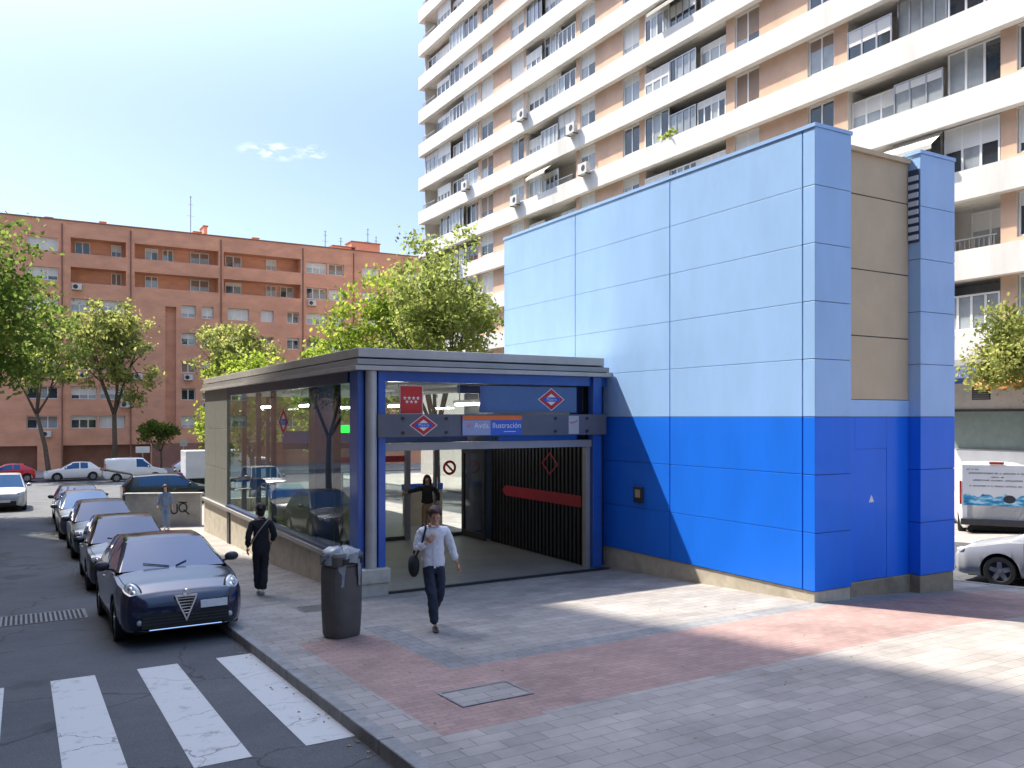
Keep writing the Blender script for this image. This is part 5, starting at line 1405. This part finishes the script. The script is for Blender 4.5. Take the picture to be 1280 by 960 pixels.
    for s in 'LR':
        i = len(n2); sh, el, wr = g['sh' + s], g['el' + s], g['wr' + s]
        w_ = mid(el, wr, .88)
        n2 += [(tuple(V(sh)), S(.078)), (tuple(V(mid(sh, el))), S(.068)), (tuple(V(el)), S(.061)), (tuple(V(mid(el, wr, .5))), S(.056)), (tuple(V(w_)), S(.047))]
        e2 += [(4, i), (i, i + 1), (i + 1, i + 2), (i + 2, i + 3), (i + 3, i + 4)]
    cloth(cl.get('topname', 'shirt'), n2, e2, cl['top'], root)
    # trousers
    n3 = [(tuple(V((pel[0], pel[1], pel[2] + .06))), S((.150, .115))), (tuple(V((pel[0], pel[1], pel[2] - .03))), S((.16, .122)))]
    e3 = [(0, 1)]
    fl_ = cl.get('flare', 0)
    for s in 'LR':
        i = len(n3); hp, kn, an = g['hip' + s], g['kn' + s], g['an' + s]
        n3 += [(tuple(V(mid(hp, kn, .15))), S(.110)), (tuple(V(mid(hp, kn, .6))), S(.090)), (tuple(V(kn)), S(.078)), (tuple(V(mid(kn, an, .5))), S(.070 + fl_)), (tuple(V(mid(kn, an, .97))), S(.062 + fl_))]
        e3 += [(1, i), (i, i + 1), (i + 1, i + 2), (i + 2, i + 3), (i + 3, i + 4)]
    cloth('trousers', n3, e3, cl['legs'], root)
    for s in 'LR':
        an, toe = g['an' + s], g['toe' + s]
        a, t = Vector(an), Vector(toe); d = (t - a); dn = d.normalized()
        heel = a - Vector((d.x, d.y, 0)).normalized() * .045 - Vector((0, 0, .045)) if abs(d.z) < .12 else a - dn * .02 - Vector((0, 0, .0))
        n4 = [(tuple(V(a + Vector((0, 0, -.01)))), S(.042)), (tuple(V(heel.lerp(t, .5))), S((.045, .034))), (tuple(V(t)), S((.036, .022)))]
        n4.append((tuple(V(heel)), S(.032)))
        cloth('shoe', n4, [(0, 1), (1, 2), (0, 3)], cl['shoe'], root)
    return root, V

# man in a white shirt walking towards us
J = dict(pelvis=(0, 0, .95), chest=(0, -.02, 1.27), neck=(.01, -.045, 1.50), head=(.01, -.12, 1.625),
         shL=(.175, -.01, 1.40), elL=(.27, .02, 1.14), wrL=(.335, -.03, .92), hnL=(-1, -.2, 0),
         shR=(-.175, -.02, 1.40), elR=(-.245, -.03, 1.14), wrR=(-.10, -.19, 1.255), hdR=(.5, -.2, .6), hnR=(.3, 1, .2),
         hipL=(.085, 0, .90), knL=(.085, -.06, .50), anL=(.075, .30, .26), toeL=(.085, .30, .09),
         hipR=(-.085, 0, .90), knR=(-.04, -.16, .50), anR=(0, -.20, .085), toeR=(.0, -.37, .03), hem=.84, curl=.8)
J['hem'] = .80
man, V = person('man in an untucked white shirt and dark jeans striding towards the viewer', J,
                dict(hair=M_hairb, top=M_shirt, legs=M_jean, shoe=M_shoe), (5.2, 11.2, gz(5.2, 11.2)), R(-18), 1.80)
k = 1.80 / 1.75
mb = MB()
mb.add([(a, b, c) for a, b, c in ((-.012, -.152, 1.36), (.022, -.152, 1.36), (.022, -.145, .88), (-.012, -.145, .88))], [(0, 1, 2, 3)])
mb.v = [(x * k, y * k, z * k) for x, y, z in mb.v]; mb.build('shirt_placket', M_shirt, man, world=False)
sbg = empty('shoulder_bag', man.location, R(-18), 'dark shoulder bag hanging at the hip of the man in the white shirt', 'bag')
mb = MB(); mb.ell((-.275 * k, .03, .90 * k), (.085, .15, .17), 16, 10)
mb.build('bag_body', M_blackc, sbg, smooth=True, world=False, angle=0)
mb = MB(); mb.tube([(-.27 * k, .09, 1.05 * k), (-.20 * k, .075, 1.36 * k), (-.13 * k, .03, 1.495 * k), (-.115 * k, -.085, 1.46 * k), (-.17 * k, -.15, 1.26 * k), (-.26 * k, -.06, 1.02 * k)], .016, 6); mb.build('strap', M_blackc, sbg, world=False)

# woman in black walking away along the pavement
J = dict(pelvis=(0, 0, .95), chest=(0, .02, 1.27), neck=(0, 0, 1.50), head=(0, -.03, 1.635),
         shL=(.165, .01, 1.39), elL=(.235, .06, 1.13), wrL=(.245, -.06, .90),
         shR=(-.165, .01, 1.39), elR=(-.25, .03, 1.15), wrR=(-.20, -.14, 1.0),
         hipL=(.08, 0, .90), knL=(.07, -.06, .50), anL=(.04, -.05, .085), toeL=(.05, -.22, .03),
         hipR=(-.08, 0, .90), knR=(-.06, -.02, .50), anR=(-.03, .10, .10), toeR=(-.03, -.06, .03), hem=.70)
w1, V = person('woman all in black seen from behind, walking away along the pavement', J,
               dict(hair=M_hairk, top=M_blackc, topname='long_top', legs=M_blackc, shoe=M_wshoe, flare=.018), (3.9, 16.1, gz(3.9, 16.1)), R(168), 1.72, hair='bun')
mb = MB(); mb.tube([(-.16, .03, 1.48), (-.05, .135, 1.36), (.06, .145, 1.22), (.165, .10, 1.03), (.20, .0, .95), (.16, -.10, 1.05), (.0, -.13, 1.28), (-.13, -.07, 1.46), (-.16, .03, 1.48)], .013, 6)
mb.v = [tuple(Vector(p) * .985) for p in mb.v]
st_ = mb.build('bag_strap', mat('pale_strap', (.32, .22, .2), .7), None, world=False); st_.location = w1.location; st_.rotation_euler = w1.rotation_euler
tag(st_, 'pale strap slung diagonally across the back of the woman in black', 'bag strap')

# woman pushing through the glass doors
J = dict(pelvis=(0, 0, .95), chest=(0, -.02, 1.27), neck=(0, -.03, 1.50), head=(.0, -.06, 1.635),
         shL=(.165, -.01, 1.40), elL=(.30, -.05, 1.22), wrL=(.28, -.16, 1.02),
         shR=(-.165, -.01, 1.40), elR=(-.36, -.04, 1.34), wrR=(-.56, -.10, 1.28),
         hipL=(.08, 0, .90), knL=(.09, -.10, .50), anL=(.08, -.06, .085), toeL=(.09, -.22, .03),
         hipR=(-.08, 0, .90), knR=(-.08, .02, .50), anR=(-.07, .12, .10), toeR=(-.07, -.04, .03), hem=1.02)
w2, V = person('woman with long dark hair in a black jacket holding the glass door open', J,
               dict(hair=M_hairk, top=M_blackc, topname='jacket', legs=M_tanc, shoe=M_shoe), (9.25, 20.3, FZ), R(-25), 1.70, long=True)
# woman in denim by the graffiti wall
J = dict(pelvis=(0, 0, .95), chest=(0, -.01, 1.27), neck=(0, -.02, 1.50), head=(0, -.05, 1.635),
         shL=(.165, -.01, 1.40), elL=(.235, .03, 1.15), wrL=(.25, -.05, .93), shR=(-.165, -.01, 1.40), elR=(-.235, .03, 1.15), wrR=(-.26, -.04, .93),
         hipL=(.08, 0, .90), knL=(.11, -.12, .52), anL=(.12, -.05, .10), toeL=(.13, -.22, .03),
         hipR=(-.08, 0, .90), knR=(-.07, .0, .50), anR=(-.05, .16, .10), toeR=(-.05, .0, .03), hem=.92)
w3, V = person('dark haired woman in a pale denim jacket walking in front of the graffiti wall', J,
               dict(hair=M_hairk, top=M_den, topname='denim_jacket', legs=M_den, shoe=M_wshoe), (4.25, 30.9, gz(4.25, 30.9)), R(-15), 1.55, long=True)
# someone in purple bending down beside the truck
J = dict(pelvis=(.05, .12, .90), chest=(-.10, -.14, 1.12), neck=(-.19, -.26, 1.26), head=(-.25, -.35, 1.33),
         shL=(.06, -.18, 1.19), elL=(.05, -.30, .95), wrL=(.0, -.42, .78), shR=(-.25, -.12, 1.17), elR=(-.30, -.25, .93), wrR=(-.25, -.40, .76),
         hipL=(.12, .12, .86), knL=(.14, .02, .48), anL=(.13, .10, .085), toeL=(.13, -.07, .03),
         hipR=(-.04, .12, .86), knR=(-.05, .02, .48), anR=(-.05, .10, .085), toeR=(-.05, -.07, .03), hem=.84)
w4, V = person('person in a purple top bending forward beside the white box truck', J,
               dict(hair=M_hairk, top=M_purple, legs=M_pale, shoe=M_shoe), (8.3, 53.5, gz(8.3, 53.5, True)), R(-30), 1.72)

# ------------------------------------------------------------------ camera, sun and sky
cam = bpy.data.cameras.new('camera'); co = bpy.data.objects.new('camera', cam); COL.objects.link(co)
co.location = (0, 0, 3.1); co.rotation_euler = (R(90), 0, -math.atan2(.5038, .8637))
cam.sensor_width = 36; cam.lens = 1050 / 1280 * 36; cam.shift_y = 41 / 1280; cam.clip_end = 3000; cam.clip_start = .1
scene.camera = co

SUN = Vector((-.30, .65, 1)).normalized()
EL = math.asin(SUN.z); AZ = math.atan2(SUN.x, SUN.y)
sl = bpy.data.lights.new('sun', 'SUN'); so = bpy.data.objects.new('sun', sl); COL.objects.link(so)
sl.energy = 4.2; sl.angle = R(.7); sl.color = (1, .93, .80)
so.rotation_euler = (-SUN).to_track_quat('-Z', 'Y').to_euler(); so.location = (-30, 60, 90)

w = bpy.data.worlds.new('World'); scene.world = w; w.use_nodes = True
nt = w.node_tree; N = nt.nodes; L = nt.links; bg = N['Background']
sky = N.new('ShaderNodeTexSky'); sky.sky_type = 'NISHITA'; sky.sun_disc = False
sky.sun_elevation = EL; sky.sun_rotation = AZ; sky.air_density = 1.0; sky.dust_density = 1.3; sky.ozone_density = 1.2
# two thin wisps of cloud, placed by direction in the sky
g = N.new('ShaderNodeTexCoord')
n1 = N.new('ShaderNodeTexNoise'); n1.inputs['Scale'].default_value = 38; n1.inputs['Detail'].default_value = 7; n1.inputs['Roughness'].default_value = .6
mp = N.new('ShaderNodeMapping'); mp.inputs['Scale'].default_value = (1, 1, 3.0); L.new(g.outputs['Generated'], mp.inputs['Vector']); L.new(mp.outputs['Vector'], n1.inputs['Vector'])
def wisp(px, py, wd, ht):
    a = (px - 640) / 1050; v = Vector((.8637 * a + .5038, -.5038 * a + .8637, -(py - 521) / 1050)).normalized()
    d = N.new('ShaderNodeVectorMath'); d.operation = 'SUBTRACT'; L.new(g.outputs['Generated'], d.inputs[0]); d.inputs[1].default_value = v
    m = N.new('ShaderNodeVectorMath'); m.operation = 'MULTIPLY'; L.new(d.outputs[0], m.inputs[0]); m.inputs[1].default_value = (1 / wd, 1 / wd, 1 / ht)
    l = N.new('ShaderNodeVectorMath'); l.operation = 'LENGTH'; L.new(m.outputs[0], l.inputs[0])
    r = N.new('ShaderNodeMapRange'); r.inputs['From Min'].default_value = 1; r.inputs['From Max'].default_value = .2; L.new(l.outputs['Value'], r.inputs['Value'])
    return r.outputs['Result']
a = N.new('ShaderNodeMath'); a.operation = 'MAXIMUM'; L.new(wisp(340, 189, .040, .011), a.inputs[0]); L.new(wisp(393, 190, .018, .008), a.inputs[1])
cr = N.new('ShaderNodeMapRange'); cr.inputs['From Min'].default_value = .46; cr.inputs['From Max'].default_value = .72; L.new(n1.outputs['Fac'], cr.inputs['Value'])
mu = N.new('ShaderNodeMath'); mu.operation = 'MULTIPLY'; L.new(a.outputs[0], mu.inputs[0]); L.new(cr.outputs['Result'], mu.inputs[1])
mx = N.new('ShaderNodeMix'); mx.data_type = 'RGBA'; L.new(mu.outputs[0], mx.inputs['Factor']); L.new(sky.outputs['Color'], mx.inputs['A']); mx.inputs['B'].default_value = (10, 10, 10, 1)
# low sky dimmed and zenith brightened, so the dome lifts the shaded street
sp_ = N.new('ShaderNodeSeparateXYZ'); L.new(g.outputs['Generated'], sp_.inputs['Vector'])
el_ = N.new('ShaderNodeMapRange'); el_.interpolation_type = 'SMOOTHSTEP'; el_.inputs['From Min'].default_value = .30; el_.inputs['From Max'].default_value = .85; el_.inputs['To Min'].default_value = .47; el_.inputs['To Max'].default_value = 2.0
L.new(sp_.outputs['Z'], el_.inputs['Value'])
ev = N.new('ShaderNodeMix'); ev.data_type = 'RGBA'; ev.blend_type = 'MULTIPLY'; ev.inputs['Factor'].default_value = 1
L.new(mx.outputs['Result'], ev.inputs['A']); L.new(el_.outputs['Result'], ev.inputs['B'])
L.new(ev.outputs['Result'], bg.inputs['Color'])
bg.inputs['Strength'].default_value = .15

vs = scene.view_settings
vs.view_transform = 'Standard'; vs.look = 'None'; vs.exposure = 1.43; vs.gamma = 1; vs.use_curve_mapping = False
scene.cycles.max_bounces = 10; scene.cycles.transparent_max_bounces = 24; scene.cycles.use_denoising = True
scene.cycles.glossy_bounces = 4; scene.cycles.diffuse_bounces = 4; scene.cycles.sample_clamp_indirect = 8
